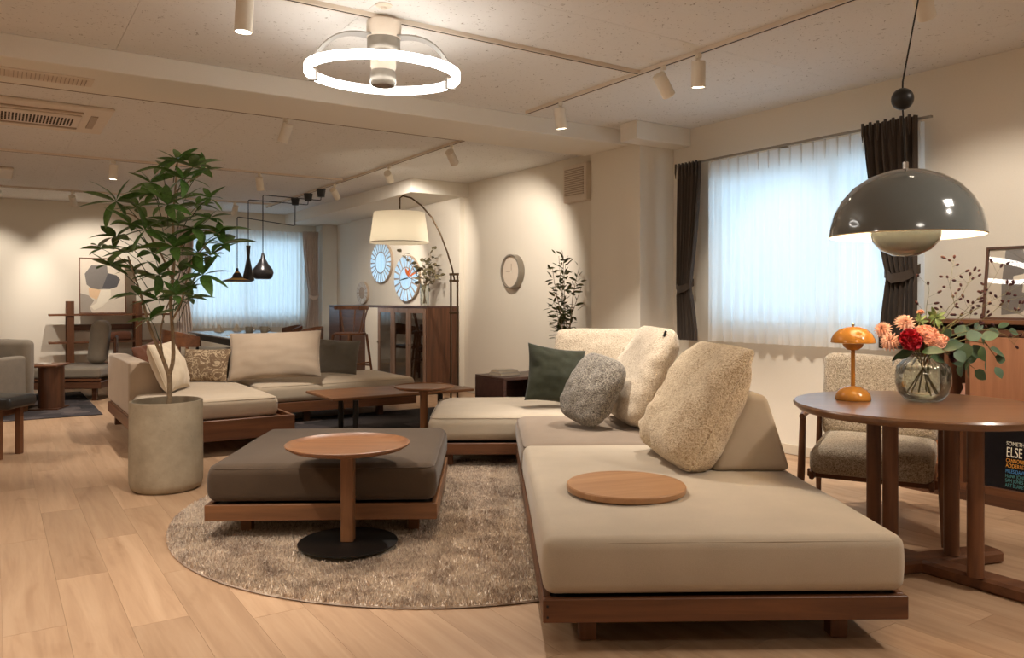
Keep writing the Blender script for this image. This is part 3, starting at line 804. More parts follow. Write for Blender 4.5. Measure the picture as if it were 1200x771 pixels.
# cushions
pillow('largest woven oat cushion leaning nearest on the long beige module', M['boucle2'], (0.735, 3.76, 0.388), 0.68, 0.61, 0.27, yaw=-84, lean=29, roll=0,
       piping=M['boucle2'], fat=0.42, pinch=-0.01, wr=0.03, seed=2, boxy=3.2, soft=0.5, rnd=0.03)
pillow('oat boucle cushion with a black tab over the dark taupe corner', M['boucle'], (0.70, 4.98, 0.388), 0.86, 0.63, 0.24, yaw=-86, lean=22,
       fat=0.42, pinch=-0.01, wr=0.022, seed=5, boxy=3.2, soft=0.5, rnd=0.09, tagbit=True)
pillow('wide oat boucle cushion standing behind the green velvet cushion', M['boucle'], (0.76, 5.98, 0.388), 0.86, 0.56, 0.22, yaw=2, lean=14,
       fat=0.42, pinch=0.0, wr=0.018, seed=8, boxy=3.2, soft=0.4, rnd=0.08)
pillow('bottle green velvet cushion at the end of the chaise', M['green'], (0.30, 5.62, 0.384), 0.44, 0.43, 0.15, yaw=14, lean=20, roll=9,
       fat=0.55, pinch=0.09, wr=0.014, seed=11)
pillow('grey boucle cushion on the dark taupe corner seat', M['greybou'], (0.385, 4.74, 0.390), 0.38, 0.43, 0.20, yaw=-50, lean=26, roll=12,
       fat=0.45, pinch=-0.02, wr=0.014, seed=14, boxy=2.4, rnd=0.13)
tr = thing('wooden_tray', 'flat round oak tray lying on the long beige module', 'tray', (0.458, 3.17, 0.3845), rad(20))
MB().lathe([(0.225, 0), (0.236, 0.006), (0.238, 0.012), (0.238, 0.026), (0.234, 0.030)], 64).obj('tray_board', M['oakX'], tr, 40)

# ottoman
A1 = rad(2.0)
ot = thing('ottoman', 'square brown velvet ottoman on a low wooden frame on the rug', 'ottoman', (-0.92, 4.27, 0.0), A1)
sofa_frame(ot, 1.09, 1.10, 0.112, 0.188, 'teak', [(-0.40, -0.36), (0.42, -0.36), (-0.40, 0.38), (0.42, 0.38)], 'teak', lr=0.027)
for c_ in ot.children:
    if c_.name.startswith('leg'): pass
seat(ot, 1.075, 1.09, 0.195, 0.374, M['otto'], M['ottopipe'], 0.045, 0.012, 21)

# round tray side table
st = thing('side_table', 'round teak tray table with square post and black disc base', 'side table', (-0.755, 3.63, 0.034), rad(0))
MB().lathe([(0.222, 0), (0.226, 0.002), (0.226, 0.008), (0.222, 0.010)], 56).obj('base_disc', M['black'], st, 40)
MB().box(-0.029, 0.029, -0.029, 0.029, 0.010, 0.425, bev=0.004).obj('post', M['teakZ'], st)
MB().lathe([(0.18, 0.425), (0.255, 0.437), (0.280, 0.452), (0.284, 0.460), (0.280, 0.462), (0.268, 0.450), (0.24, 0.4445), (0.0005, 0.4445)], 72).obj('tray_top', M['teakX'], st, 40)

# shag rug
RGC, RGR = Vector((-0.35, 4.36)), 1.43
rgm = MB().lathe([(RGR-0.012, 0.0), (RGR, 0.004), (RGR-0.004, 0.010), (0.001, 0.010)], 120)
rug = rgm.obj('rug', M['shag'], None, 40); rug.location = (RGC.x, RGC.y, 0.001)
tag(rug, 'round taupe shag rug under the ottoman', 'rug')
import numpy as np
rng = np.random.default_rng(3)
NB = 190000
a = rng.uniform(0, 2*pi, NB); r_ = RGR*np.sqrt(rng.uniform(0, 1, NB)); px_, py_ = r_*np.cos(a), r_*np.sin(a)
wx, wy = px_+RGC.x, py_+RGC.y
# keep pile away from legs, base disc and the hidden back
keep = ~(((wx+0.755)**2+(wy-3.63)**2) < 0.222**2)
keep &= ~((wx > 0.18) & (wy > 2.65))
keep &= (wy < 5.6)
px_, py_ = px_[keep], py_[keep]; n_ = len(px_)
th = rng.uniform(0, 2*pi, n_)
fld = np.sin(px_*3.1+1.3*np.sin(py_*2.7))+np.cos(py_*3.9-1.1*np.sin(px_*3.3))
ln = rng.uniform(0.003, 0.010, n_); la = fld*1.2+rng.normal(0, 1.5, n_)
hh = rng.uniform(0.012, 0.020, n_); wd = rng.uniform(0.0018, 0.0032, n_)
V = np.zeros((n_, 4, 3))
V[:, 0] = np.stack([px_-wd*np.cos(th), py_-wd*np.sin(th), np.full(n_, 0.009)], 1)
V[:, 1] = np.stack([px_+wd*np.cos(th), py_+wd*np.sin(th), np.full(n_, 0.009)], 1)
V[:, 2] = np.stack([px_+0.35*ln*np.cos(la)+wd*np.cos(th), py_+0.35*ln*np.sin(la)+wd*np.sin(th), 0.009+hh*0.7], 1)
V[:, 3] = np.stack([px_+ln*np.cos(la), py_+ln*np.sin(la), 0.009+hh], 1)
me = bpy.data.meshes.new('pile')
me.vertices.add(n_*4); me.vertices.foreach_set('co', V.reshape(-1))
me.loops.add(n_*6); me.polygons.add(n_*2)
b = np.arange(n_)*4
idx = np.stack([b, b+1, b+2, b, b+2, b+3], 1).reshape(-1)
me.loops.foreach_set('vertex_index', idx.astype(np.int32))
me.polygons.foreach_set('loop_start', (np.arange(n_*2)*3).astype(np.int32))
me.update(calc_edges=True); me.validate(); me.materials.append(M['shag'])
pile = bpy.data.objects.new('pile', me); COL.objects.link(pile); pile.parent = rug; pile['kind'] = 'stuff'

# ------------------------------------------------------------------ plants
def leaf_mesh(name, L, W, mat, bend=0.25, fold=0.18, n=6, tip=1.0):
    vs, fs = [], []
    for i in range(n+1):
        t = i/n; w = W/2*(sin(pi*min(1, t**0.85)))**0.8 if 0 < t < 1 else 0.0
        w = max(w, 0.0004)
        z = -bend*L*t*t; x = L*t
        vs += [(x, -w, z+fold*w), (x, 0, z), (x, w, z+fold*w)]
    for i in range(n):
        a_ = i*3
        fs += [(a_, a_+3, a_+4, a_+1), (a_+1, a_+4, a_+5, a_+2)]
    return MB().add(vs, fs).mesh(name, mat, 180)
def place_leaf(me, parent, p, d, scale, roll=0.0, name='leaf'):
    o = bpy.data.objects.new(name, me); COL.objects.link(o); o.parent = parent; o.location = p
    d = Vector(d).normalized(); up = Vector((0, 0, 1))
    y = up.cross(d); y = y.normalized() if y.length > 1e-3 else Vector((0, 1, 0))
    z = d.cross(y)
    m = Matrix((d, y, z)).transposed() @ Matrix.Rotation(roll, 3, 'X')
    o.rotation_euler = m.to_euler(); o.scale = (scale, scale, scale)
    return o
PT = Vector((-2.117, 4.83, 0))
pt = thing('potted_tree', 'tall green-leaved tree in a big round concrete pot', 'potted plant', PT, 0)
MB().lathe([(0.175, 0.0), (0.200, 0.018), (0.209, 0.05), (0.211, 0.10), (0.209, 0.53), (0.206, 0.540), (0.192, 0.540), (0.188, 0.53), (0.188, 0.47)], 56, cap=False).obj('pot', M['concrete'], pt, 40)
MB().lathe([(0.186, 0.47), (0.10, 0.478), (0.001, 0.482)], 32, cap=False).obj('soil', M['soil'], pt, 180)
MB().lathe([(0.001, 0.002), (0.174, 0.001)], 40, cap=False).obj('pot_base', M['concrete'], pt, 180)
def iw(x, y, d=4.83, dd=0):     # a point of the tree given where it shows, at its own distance
    return Vector(((x-600)/FOC*(d+dd), d+dd, CAM_H-(y-HOR)/FOC*(d+dd)))-PT
random.seed(21)
def bpts(lst):   # smooth polyline
    pts = [iw(*p) if len(p) == 2 else iw(p[0], p[1], 4.83, p[2]) for p in lst]
    out = []
    for i in range(len(pts)-1):
        p0 = pts[max(i-1, 0)]; p1, p2 = pts[i], pts[i+1]; p3 = pts[min(i+2, len(pts)-1)]
        for k_ in range(4):
            t = k_/4
            out.append(0.5*((2*p1)+(-p0+p2)*t+(2*p0-5*p1+4*p2-p3)*t*t+(-p0+3*p1-3*p2+p3)*t**3))
    out.append(pts[-1]); return out
def branch(lst, r0, r1, name='branch'):
    p = bpts(lst); n = len(p)
    MB().tube(p, [r0+(r1-r0)*i/(n-1) for i in range(n)], 8).obj(name, M['bark'], pt, 180)
    return p
branch([(198, 476), (199, 452), (198, 438)], 0.017, 0.016, 'trunk')
branch([(198, 440), (203, 420), (202, 385), (200, 350), (204, 310), (203, 260), (206, 215), (208, 190)], 0.014, 0.005)
branch([(198, 440), (190, 418), (176, 385), (168, 355), (160, 330), (150, 300)], 0.014, 0.004)
branch([(192, 424), (188, 395), (192, 370), (200, 350)], 0.007, 0.004)
branch([(202, 375), (212, 355), (218, 330), (226, 305), (240, 290)], 0.007, 0.004)
branch([(203, 330), (190, 300), (175, 275), (160, 255), (148, 250)], 0.007, 0.003)
branch([(204, 300), (220, 280), (240, 270), (258, 275)], 0.006, 0.003)
branch([(205, 250), (190, 232), (180, 225)], 0.005, 0.003)
branch([(206, 225), (222, 212), (235, 205)], 0.005, 0.003)
lf = [leaf_mesh('leaf', 1.0, 0.31, M['leaf'], 0.22, 0.25), leaf_mesh('leaf', 1.0, 0.34, M['leaf'], 0.38, 0.2), leaf_mesh('leaf', 1.0, 0.29, M['leaf'], 0.1, 0.3)]
clusters = [(208,188,0,1.0),(190,196,.1,.95),(226,196,-.1,1.05),(176,214,.05,1.0),(238,200,.12,.85),(214,210,-.18,.95),(180,228,-.1,.9),
 (136,236,.0,1.15),(160,244,.16,1.0),(152,262,-.14,1.1),(196,240,-.2,.95),(232,240,.1,.9),(218,232,.2,.9),(246,232,-.05,.7),
 (136,278,.05,1.0),(170,270,-.2,1.1),(190,266,.15,.95),(210,262,-.1,.9),(228,268,-.18,.9),(258,272,.05,.95),(246,256,.1,.7),
 (120,292,0,.85),(150,296,-.16,1.1),(178,296,.1,1.0),(204,290,-.22,1.1),(232,296,-.12,1.05),(262,286,.0,1.05),(246,300,.16,1.0),
 (130,312,.05,.9),(156,318,.12,1.0),(186,322,-.1,1.0),(212,318,.12,.95),(238,322,-.16,1.1),(222,338,-.05,1.0),
 (162,346,-.08,1.0),(186,352,.08,.9),(176,374,-.1,.95),(206,346,-.2,.8),(222,350,.1,.9)]
cnt = 0
for (x, y, dd, s) in clusters:
    c = iw(x, y, 4.83, dd*1.3)
    n = random.choice((6, 7, 7, 8))
    ax = Vector((random.uniform(-.6, .6), random.uniform(-1.1, -.1), 1)).normalized()
    a0 = random.uniform(0, 2*pi)
    t1 = ax.orthogonal().normalized(); t2 = ax.cross(t1)
    # petiole back to the crown's middle
    j = iw(198+(x-198)*0.5, y+26, 4.83, dd*0.6)
    mid = (c+j)/2+Vector((0, 0, 0.02))
    MB().tube([j, mid, c], [0.003, 0.0022, 0.0016], 5).obj('petiole', M['leafdk'], pt, 180)
    for q in range(n):
        an = a0+2*pi*q/n+random.uniform(-.2, .2)
        d = (t1*cos(an)+t2*sin(an))+ax*random.uniform(-0.1, 0.5)+Vector((0, 0, random.uniform(-.1, .35)))
        place_leaf(random.choice(lf), pt, c, d, s*random.uniform(0.13, 0.20), random.uniform(-.6, .6)); cnt += 1
print('tree leaves', cnt)

# small olive tree on the low sideboard
ol = thing('potted_olive', 'small leafy olive plant peeping over the oat cushion at the pillar', 'potted plant', R(4.70, 6.20, 0.4505))
MB().lathe([(0.07, 0), (0.10, 0.03), (0.11, 0.10), (0.095, 0.19), (0.085, 0.19), (0.085, 0.15)], 32, cap=False).obj('pot', M['ceramic'], ol, 40)
MB().lathe([(0.085, 0.15), (0.001, 0.155)], 24, cap=False).obj('soil', M['soil'], ol, 180)
random.seed(5)
olf = leaf_mesh('leaf', 0.075, 0.026, M['leaf2'], 0.1, 0.2, 3)
tipsl = []
for k_ in range(9):
    an = random.uniform(0, 2*pi); hgt = random.uniform(0.5, 1.2); sp = random.uniform(0.03, 0.17)
    p0 = Vector((0, 0, 0.15)); p3 = Vector((sp*cos(an), sp*sin(an)-0.04, hgt))
    pts = [p0.lerp(p3, t)+Vector((0.02*sin(5*t+k_), 0.02*cos(4*t+k_), 0)) for t in [i/6 for i in range(7)]]
    MB().tube(pts, [0.006-0.004*i/6 for i in range(7)], 5).obj('stem', M['bark'], ol, 180)
    tipsl.append(pts)
for k_ in range(260):
    pts = tipsl[k_ % 9]; t = random.uniform(0.35, 1.0)*6; i0 = min(5, int(t)); p = pts[i0].lerp(pts[i0+1], t-i0)
    d = Vector((random.uniform(-1, 1), random.uniform(-1, 1), random.uniform(-.3, 1)))
    tw = p+d.normalized()*random.uniform(0, 0.07)
    place_leaf(olf, ol, tw, d, random.uniform(0.8, 1.3), random.uniform(-1, 1))

# ------------------------------------------------------------------ big pendant, table, lamp, vase
PX = Vector((1.697, 3.40))
pd = thing('pendant_lamp', 'large grey lacquered dome pendant over the round table', 'pendant lamp', (PX.x, PX.y, 1.430))
dome = [(0.309, 0.0), (0.306, 0.03), (0.290, 0.095), (0.258, 0.155), (0.212, 0.208), (0.150, 0.250), (0.085, 0.275), (0.030, 0.284), (0.012, 0.286)]
MB().lathe(dome, 72, cap=False).obj('dome', M['greygloss'], pd, 180)
MB().lathe([(r*0.985, z-0.004) for r, z in dome], 72, cap=False).obj('dome_lining', M['ocherwhite'], pd, 180)
MB().lathe([(0.309, 0), (0.304, -0.004)], 72, cap=False).obj('rim', M['ocherwhite'], pd, 180)
bowl = [(0.001, -0.092), (0.05, -0.087), (0.10, -0.062), (0.132, -0.025), (0.144, 0.02), (0.145, 0.05)]
MB().lathe(bowl, 56, cap=False).obj('lower_bowl', M['greygloss'], pd, 180)
MB().lathe([(r*0.985, z+0.004) for r, z in bowl], 56, cap=False).obj('bowl_lining', M['ocherwhite'], pd, 180)
MB().lathe([(0.012, 0.284), (0.012, 0.315), (0.006, 0.318)], 20).obj('stem_cap', M['chrome'], pd, 40)
for k_ in range(3):
    an = 2*pi*k_/3; MB().tube([(0.14*cos(an), 0.14*sin(an), 0.045), (0.20*cos(an), 0.20*sin(an), 0.20)], 0.003, 6).obj('strut', M['chrome'], pd)
MB().lathe([(0.0, 0.02), (0.02, 0.025), (0.03, 0.05), (0.02, 0.08), (0.012, 0.11)], 16, cap=False).obj('bulb', M['bulb'], pd, 180)
l = bpy.data.lights.new('pendant_light', 'POINT'); l.energy = 16; l.color = WARM; l.shadow_soft_size = 0.04
lo = bpy.data.objects.new('pendant_light', l); COL.objects.link(lo); lo.parent = pd; lo.location = (0, 0, 0.12)
MB().tube([(0, 0, 0.315), (-0.012, 0, 0.54)], 0.0035, 6).obj('cord', M['black'], pd)
MB().lathe([(0.045*sin(pi*i/18)+0.0005, 0.588-0.047*cos(pi*i/18)) for i in range(19)], 36, c=(-0.013, 0, 0)).obj('cord_ball', M['black'], pd, 180)
MB().tube([(-0.013, 0, 0.63), (-0.012, 0, 0.665), (0.055, 0.0, 1.02), (0.075, 0, 1.172)], 0.0035, 6).obj('cord', M['black'], pd)
MB().lathe([(0.014, 1.162), (0.018, 1.172), (0.018, 1.19)], 16, c=(0.075, 0, 0)).obj('ceiling_hook', M['black'], pd, 40)

TC = Vector((1.775, 3.42)); TZ = 0.70
dt = thing('round_table', 'round walnut table with paired round posts, vase and ochre lamp on it', 'table', (TC.x, TC.y, 0), 0)
MB().lathe([(0.40, TZ-0.036), (0.500, TZ-0.036), (0.521, TZ-0.018), (0.524, TZ-0.008), (0.518, TZ), (0.0005, TZ)], 96).obj('tabletop', M['tabletop'], dt, 40)
posts = [(1.895, 3.40), (1.84, 3.13), (1.605, 3.345), (1.665, 3.63)]
for x, y in posts:
    MB().lathe([(0.031, 0.055), (0.031, TZ-0.037)], 24, c=(x-TC.x, y-TC.y, 0)).obj('leg', M['walnutZ'], dt, 40)
cc = Vector((1.75, 3.38))
for an, (lx0, lx1), z1, nm in ((rad(17), (-0.32, 0.41), 0.056, 'foot'), (rad(-58), (-0.36, 0.62), 0.0555, 'foot')):
    m = MB().box(lx0, lx1, -0.055, 0.055, 0.0, z1, bev=0.012)
    m.xf(Matrix.Translation((cc.x-TC.x, cc.y-TC.y, 0)) @ Matrix.Rotation(an, 4, 'Z')); m.obj(nm, M['walnutX'], dt)
m = MB().box(-0.30, 0.30, -0.04, 0.04, TZ-0.062, TZ-0.037, bev=0.004); m.xf(Matrix.Translation((cc.x-TC.x, cc.y-TC.y, 0)) @ Matrix.Rotation(rad(17), 4, 'Z')); m.obj('batten', M['walnutX'], dt)

lp = thing('table_lamp', 'small glossy ochre dome lamp on the round walnut table', 'table lamp', (1.546, 3.575, TZ+0.001))
s_ = 0.34/0.30
MB().lathe([(r*s_, z*s_) for r, z in [(0.0005, 0), (0.066, 0), (0.068, 0.004), (0.064, 0.022), (0.050, 0.040), (0.028, 0.051), (0.010, 0.055)]], 40).obj('base', M['ocher'], lp, 40)
MB().lathe([(0.008*s_, 0.05*s_), (0.008*s_, 0.215*s_)], 14).obj('stem', M['ocher'], lp, 40)
MB().lathe([(r*s_, z*s_) for r, z in [(0.001, 0.196), (0.02, 0.198), (0.035, 0.21), (0.042, 0.228), (0.043, 0.24)]], 32, cap=False).obj('lower_bowl', M['ocher'], lp, 180)
sd = [(0.084, 0.228), (0.082, 0.242), (0.072, 0.262), (0.052, 0.280), (0.026, 0.290), (0.003, 0.292)]
MB().lathe([(r*s_, z*s_) for r, z in sd], 48, cap=False).obj('shade', M['ocher'], lp, 180)
MB().lathe([(r*s_*0.97, z*s_-0.002) for r, z in sd], 48, cap=False).obj('shade_lining', M['ocherwhite'], lp, 180)
MB().lathe([(0.004, 0.33), (0.007, 0.336), (0.007, 0.342), (0.003, 0.346)], 14).obj('finial', M['chrome'], lp, 40)

VP = Vector((1.835, 3.52)); VZ = TZ+0.001
vs_ = thing('glass_vase', 'round ribbed clear glass vase of water holding the flowers', 'vase', (VP.x, VP.y, VZ))
def ribbed(prof, n=72, amp=0.05, zr0=0.13, k=18):
    vs, fs = [], []
    for r, z in prof:
        for j in range(n):
            a = 2*pi*j/n; w = max(0, min(1, (z-zr0)/0.03))
            rr_ = r*(1+amp*w*cos(k*a)); vs.append((rr_*cos(a), rr_*sin(a), z))
    for i in range(len(prof)-1):
        for j in range(n): fs.append((i*n+j, i*n+(j+1) % n, (i+1)*n+(j+1) % n, (i+1)*n+j))
    return MB().add(vs, fs)
ribbed([(0.001, 0.0), (0.05, 0.0), (0.075, 0.006), (0.102, 0.035), (0.114, 0.08), (0.114, 0.12), (0.104, 0.155), (0.080, 0.180), (0.062, 0.190), (0.060, 0.205), (0.070, 0.216),
        (0.067, 0.216), (0.057, 0.205), (0.059, 0.190), (0.077, 0.178), (0.100, 0.153), (0.110, 0.12), (0.110, 0.08), (0.098, 0.036), (0.073, 0.011), (0.001, 0.008)]).obj('glass', M['vase'], vs_, 180)
MB().lathe([(0.001, 0.0085), (0.072, 0.0115), (0.0972, 0.037), (0.1092, 0.08), (0.1092, 0.12), (0.1035, 0.142), (0.001, 0.142)], 56, cap=False).obj('water', M['water'], vs_, 50)
def vw(x, y, dd=0):            # where a bloom sits around the vase
    d = VP.y+dd
    return Vector(((x-600)/FOC*d, d, CAM_H-(y-HOR)/FOC*d))
def flower(name, label, cat, head, kind, r, mat, group=None, face=(0, -0.6, 0.6)):
    f = thing(name, label, cat, (VP.x, VP.y, VZ))
    if group: f['group'] = group
    h = head-Vector((VP.x, VP.y, VZ)); fv = Vector(face).normalized()
    an = math.atan2(h.y, h.x)
    foot = Vector((-0.07*cos(an), -0.07*sin(an), 0.03)); nk = Vector((0.03*cos(an), 0.03*sin(an), 0.20))
    pts = [foot, foot.lerp(nk, .5), nk, nk.lerp(h, 0.6)+Vector((0, 0, 0.02)), h-fv*r*0.4]
    MB().tube(pts, [0.0035, 0.0035, 0.003, 0.003, 0.003], 6).obj('stem', M['stem'], f, 180)
    q = fv.to_track_quat('Z', 'Y').to_matrix().to_4x4()
    m = MB()
    if kind == 'dahlia':
        for ring in range(6):
            n = 16-ring*2; el = rad(-12+ring*17)
            for j in range(n):
                a_ = 2*pi*(j+0.5*(ring % 2))/n
                L = r*(1-0.09*ring); W = r*0.24
                d = Vector((cos(a_)*cos(el), sin(a_)*cos(el), sin(el))); sdv = Vector((-sin(a_), cos(a_), 0)); nn = d.cross(sdv)
                b0 = Vector((0, 0, r*0.02*ring)); st_ = len(m.v)
                m.add([b0+sdv*W*0.2, b0-sdv*W*0.2, b0+d*L*.55-sdv*W*.55-nn*W*.25, b0+d*L*.55-nn*0+nn*W*.1, b0+d*L*.55+sdv*W*.55-nn*W*.25, b0+d*L+(-nn)*W*.3],
                      [(0, 1, 2, 3), (0, 3, 4), (3, 2, 5), (4, 3, 5)])
    else:
        rnd = random.Random(int(r*1e5)+len(label))
        n = 150 if kind == 'ruffle' else 220
        for j in range(n):
            zz = 1-1.35*(j+0.5)/n; rr_ = sqrt(max(0, 1-zz*zz)); a_ = j*2.39996
            d = Vector((rr_*cos(a_), rr_*sin(a_), zz*0.8)); p = d*r*rnd.uniform(0.72, 0.95)
            sdv = d.orthogonal().normalized(); sdv.rotate(Matrix.Rotation(rnd.uniform(0, 6.28), 3, d)); nn = d.cross(sdv)
            W = r*(0.22 if kind == 'ruffle' else 0.13)
            m.add([p-d*W-sdv*W*.4, p-d*W+sdv*W*.4, p+d*W*.5+sdv*W+nn*W*.5, p+d*W*.8, p+d*W*.5-sdv*W-nn*W*.4], [(0, 1, 2, 3), (0, 3, 4)])
        m.lathe([(r*0.72*sin(pi*i/10)+0.0004, -r*0.6*cos(pi*i/10)) for i in range(11)], 14)
    if kind == 'celosia':
        q = q @ Matrix.Diagonal((1.35, 0.9, 1, 1))
    m.xf(Matrix.Translation(h) @ q); m.obj('petals', mat, f, 60)
    return f
flower('dahlia', 'top pale pink spiky dahlia of the bouquet', 'flower', vw(1061, 378, -0.02), 'dahlia', 0.050, M['pink'])
flower('dahlia', 'pale pink dahlia at the outer edge beside the ochre lamp', 'flower', vw(1034, 386, 0.0), 'dahlia', 0.045, M['pink'], face=(-0.7, -0.4, 0.5))
flower('dahlia', 'pale pink dahlia hanging low beside the crimson carnation', 'flower', vw(1043, 400, -0.05), 'dahlia', 0.048, M['pink'], face=(-0.5, -0.7, 0.2))
flower('carnation', 'crimson ruffled carnation in the middle of the bouquet', 'flower', vw(1067, 398, -0.09), 'ruffle', 0.047, M['red'], face=(0, -1, 0.3))
flower('celosia', 'peach velvety flower head right above the crimson carnation', 'flower', vw(1084, 391, -0.03), 'celosia', 0.045, M['peach'], face=(0, -0.8, 0.6))
flower('celosia', 'peach velvety flower head nearest to the eucalyptus', 'flower', vw(1099, 401, -0.08), 'celosia', 0.047, M['peach'], face=(0.2, -0.9, 0.4))
flower('rosebud', 'small pink bud standing above the bouquet', 'flower', vw(1079, 366, 0.02), 'ruffle', 0.016, M['pink'], face=(0, 0, 1))
flower('dark_rose', 'very dark red rose low on the eucalyptus side', 'flower', vw(1117, 418, -0.03), 'ruffle', 0.024, M['burn'], face=(0.5, -0.8, 0.1))
# leafy stems
def leafstem(name, label, cat, pts_px, leaves, lm, mat_stem, rr0=0.003):
    f = thing(name, label, cat, (VP.x, VP.y, VZ)); O = Vector((VP.x, VP.y, VZ))
    pts = [Vector((0.02, 0.01, 0.04)), Vector((0.03, 0, 0.19))]+[vw(*p)-O for p in pts_px]
    MB().tube(pts, [rr0]*(len(pts)-1)+[0.001], 5).obj('stem', mat_stem, f, 180)
    for (x, y, dd, dx, dz, s) in leaves:
        place_leaf(lm, f, vw(x, y, dd)-O, (dx, random.uniform(-.5, .1), dz), s, random.uniform(-.5, .5)+1.0)
    return f
random.seed(11)
euc = leaf_mesh('leaf', 0.062, 0.052, M['leaf3'], 0.1, 0.15, 6)
leafstem('eucalyptus_branch', 'grey green eucalyptus branch reaching out past the table edge', 'branch', [(1105, 408, -.02), (1130, 398, -.05), (1155, 402, -.08), (1168, 420, -.1)],
  [(1112, 398, -.03, -.3, .6, 1), (1122, 394, 0, .5, .8, 1), (1132, 396, -.06, .9, .3, 1.1), (1128, 402, -.1, .1, -.8, 1.15), (1140, 404, -.05, .4, -.8, 1.1), (1150, 396, -.08, .9, .3, 1.1),
   (1150, 406, -.12, -.1, -1, 1.1), (1160, 408, -.1, .8, -.4, 1.2), (1166, 418, -.1, .9, -.3, .9), (1156, 422, -.14, -.2, -.9, .9), (1166, 430, -.1, .4, -.9, .9), (1138, 418, -.1, -.5, -.8, 1.1), (1120, 410, -.12, .3, -.7, 1.0)], euc, M['stem'])
leafstem('eucalyptus_branch', 'short eucalyptus branch drooping beside the vase neck', 'branch', [(1108, 412, 0), (1124, 418, 0), (1142, 432, -.02)],
  [(1118, 414, 0, .3, -.9, 1.1), (1128, 420, -.02, .9, .1, 1), (1136, 428, 0, -.3, -.9, 1.0), (1142, 434, -.02, .7, -.6, 1.0), (1126, 426, .03, -.2, -1, 1)], euc, M['stem'])
leafstem('eucalyptus_branch', 'eucalyptus twig lying along the cabinet edge behind the bouquet', 'branch', [(1110, 400, .06), (1140, 388, .08), (1175, 385, .08), (1192, 390, .06)],
  [(1128, 392, .06, .6, .6, .8), (1142, 386, .08, .8, .6, .8), (1158, 386, .08, .9, -.3, .8), (1170, 384, .08, .8, .5, .8), (1182, 387, .08, .9, -.3, .8), (1150, 392, .06, .3, -.9, .8)], euc, M['stem'])
dk = leaf_mesh('leaf', 0.085, 0.045, M['leafdk'], 0.2, 0.2, 6)
leafstem('foliage_sprig', 'dark green leaf sprig under the crimson carnation', 'branch', [(1075, 412, -.06)],
  [(1070, 412, -.08, -.7, -.2, 1), (1080, 412, -.12, .3, .1, 1.15), (1090, 418, -.1, .9, -.2, .9), (1060, 414, -.05, -.9, -.4, .8), (1102, 408, -.1, .9, .3, 1.1), (1108, 402, -.05, .9, .1, 1.0), (1052, 418, 0, -.8, -.6, .7)], dk, M['stem'])
su = leaf_mesh('leaf', 0.048, 0.018, M['succ'], 0.1, 0.3, 4)
leafstem('green_sprig', 'pale green rosette sprig above the peach flowers', 'branch', [(1090, 385, 0), (1096, 372, 0)],
  [(1096, 372, 0, cos(a_), sin(a_), 1.1) for a_ in [i*0.62 for i in range(10)]]+[(1078, 376, 0, cos(a_), sin(a_), .8) for a_ in [i*0.9 for i in range(7)]]+[(1106, 392, 0, cos(a_), sin(a_), .9) for a_ in [i*0.9 for i in range(5)]], su, M['stem'])
# burnet sprigs
hm = MB().lathe([(0.0055*sin(pi*i/6)+0.0003, 0.009*(1-cos(pi*i/6))) for i in range(7)], 8).mesh('seed_head', M['burn'], 180)
burn = [[(1100, 384), (1119, 358), (1113, 335), (1118, 303)], [(1108, 388), (1135, 360), (1156, 342), (1172, 314)], [(1110, 386), (1143, 362), (1177, 345), (1199, 332)],
        [(1098, 380), (1112, 360), (1128, 345), (1141, 318)], [(1112, 388), (1150, 376), (1180, 352), (1210, 345)], [(1085, 380), (1086, 358), (1089, 340), (1088, 334)], [(1105, 386), (1130, 368), (1160, 356), (1200, 370)],
        [(1115, 392), (1150, 385), (1178, 392), (1190, 405)]]
wds = ['tallest upright', 'middle slanting', 'outermost slanting', 'short upright', 'long flat', 'small', 'low arching', 'lowest drooping']
for k_, pl in enumerate(burn):
    O = Vector((VP.x, VP.y, VZ)); dd = random.uniform(-.08, .08)
    f = thing('burnet_sprig', '%s thin sprig with dark red seed heads above the bouquet' % wds[k_], 'branch', O)
    f['group'] = 'dark red seed sprigs in the bouquet'
    pts = [Vector((0.01, 0.0, 0.05)), Vector((0.03, 0.01, 0.2))]+[vw(x, y, dd)-O for x, y in pl]
    MB().tube(pts, [0.0022, 0.002, 0.0018, 0.0014, 0.001, 0.0007], 5).obj('stem', M['stem'], f, 180)
    for q in range(12 if k_ not in (5,) else 5):
        t = random.uniform(0.15, 1.0) if q else 1.0
        i0 = min(len(pl)-2, int(t*(len(pl)-1))); u = t*(len(pl)-1)-i0
        p = pts[2+i0].lerp(pts[3+i0], u); e = p+Vector((random.uniform(-.05, .05), random.uniform(-.03, .03), random.uniform(0.0, .05)))*(0 if q == 0 else 1)
        if q: MB().tube([p, e], 0.0006, 4).obj('twig', M['stem'], f)
        dv = (e-p).normalized() if q else (pts[-1]-pts[-2]).normalized()
        o = bpy.data.objects.new('seed_head', hm); COL.objects.link(o); o.parent = f; o.location = e
        o.rotation_euler = dv.to_track_quat('Z', 'Y').to_euler(); o.scale = (1, 1, random.uniform(0.8, 1.4)) 

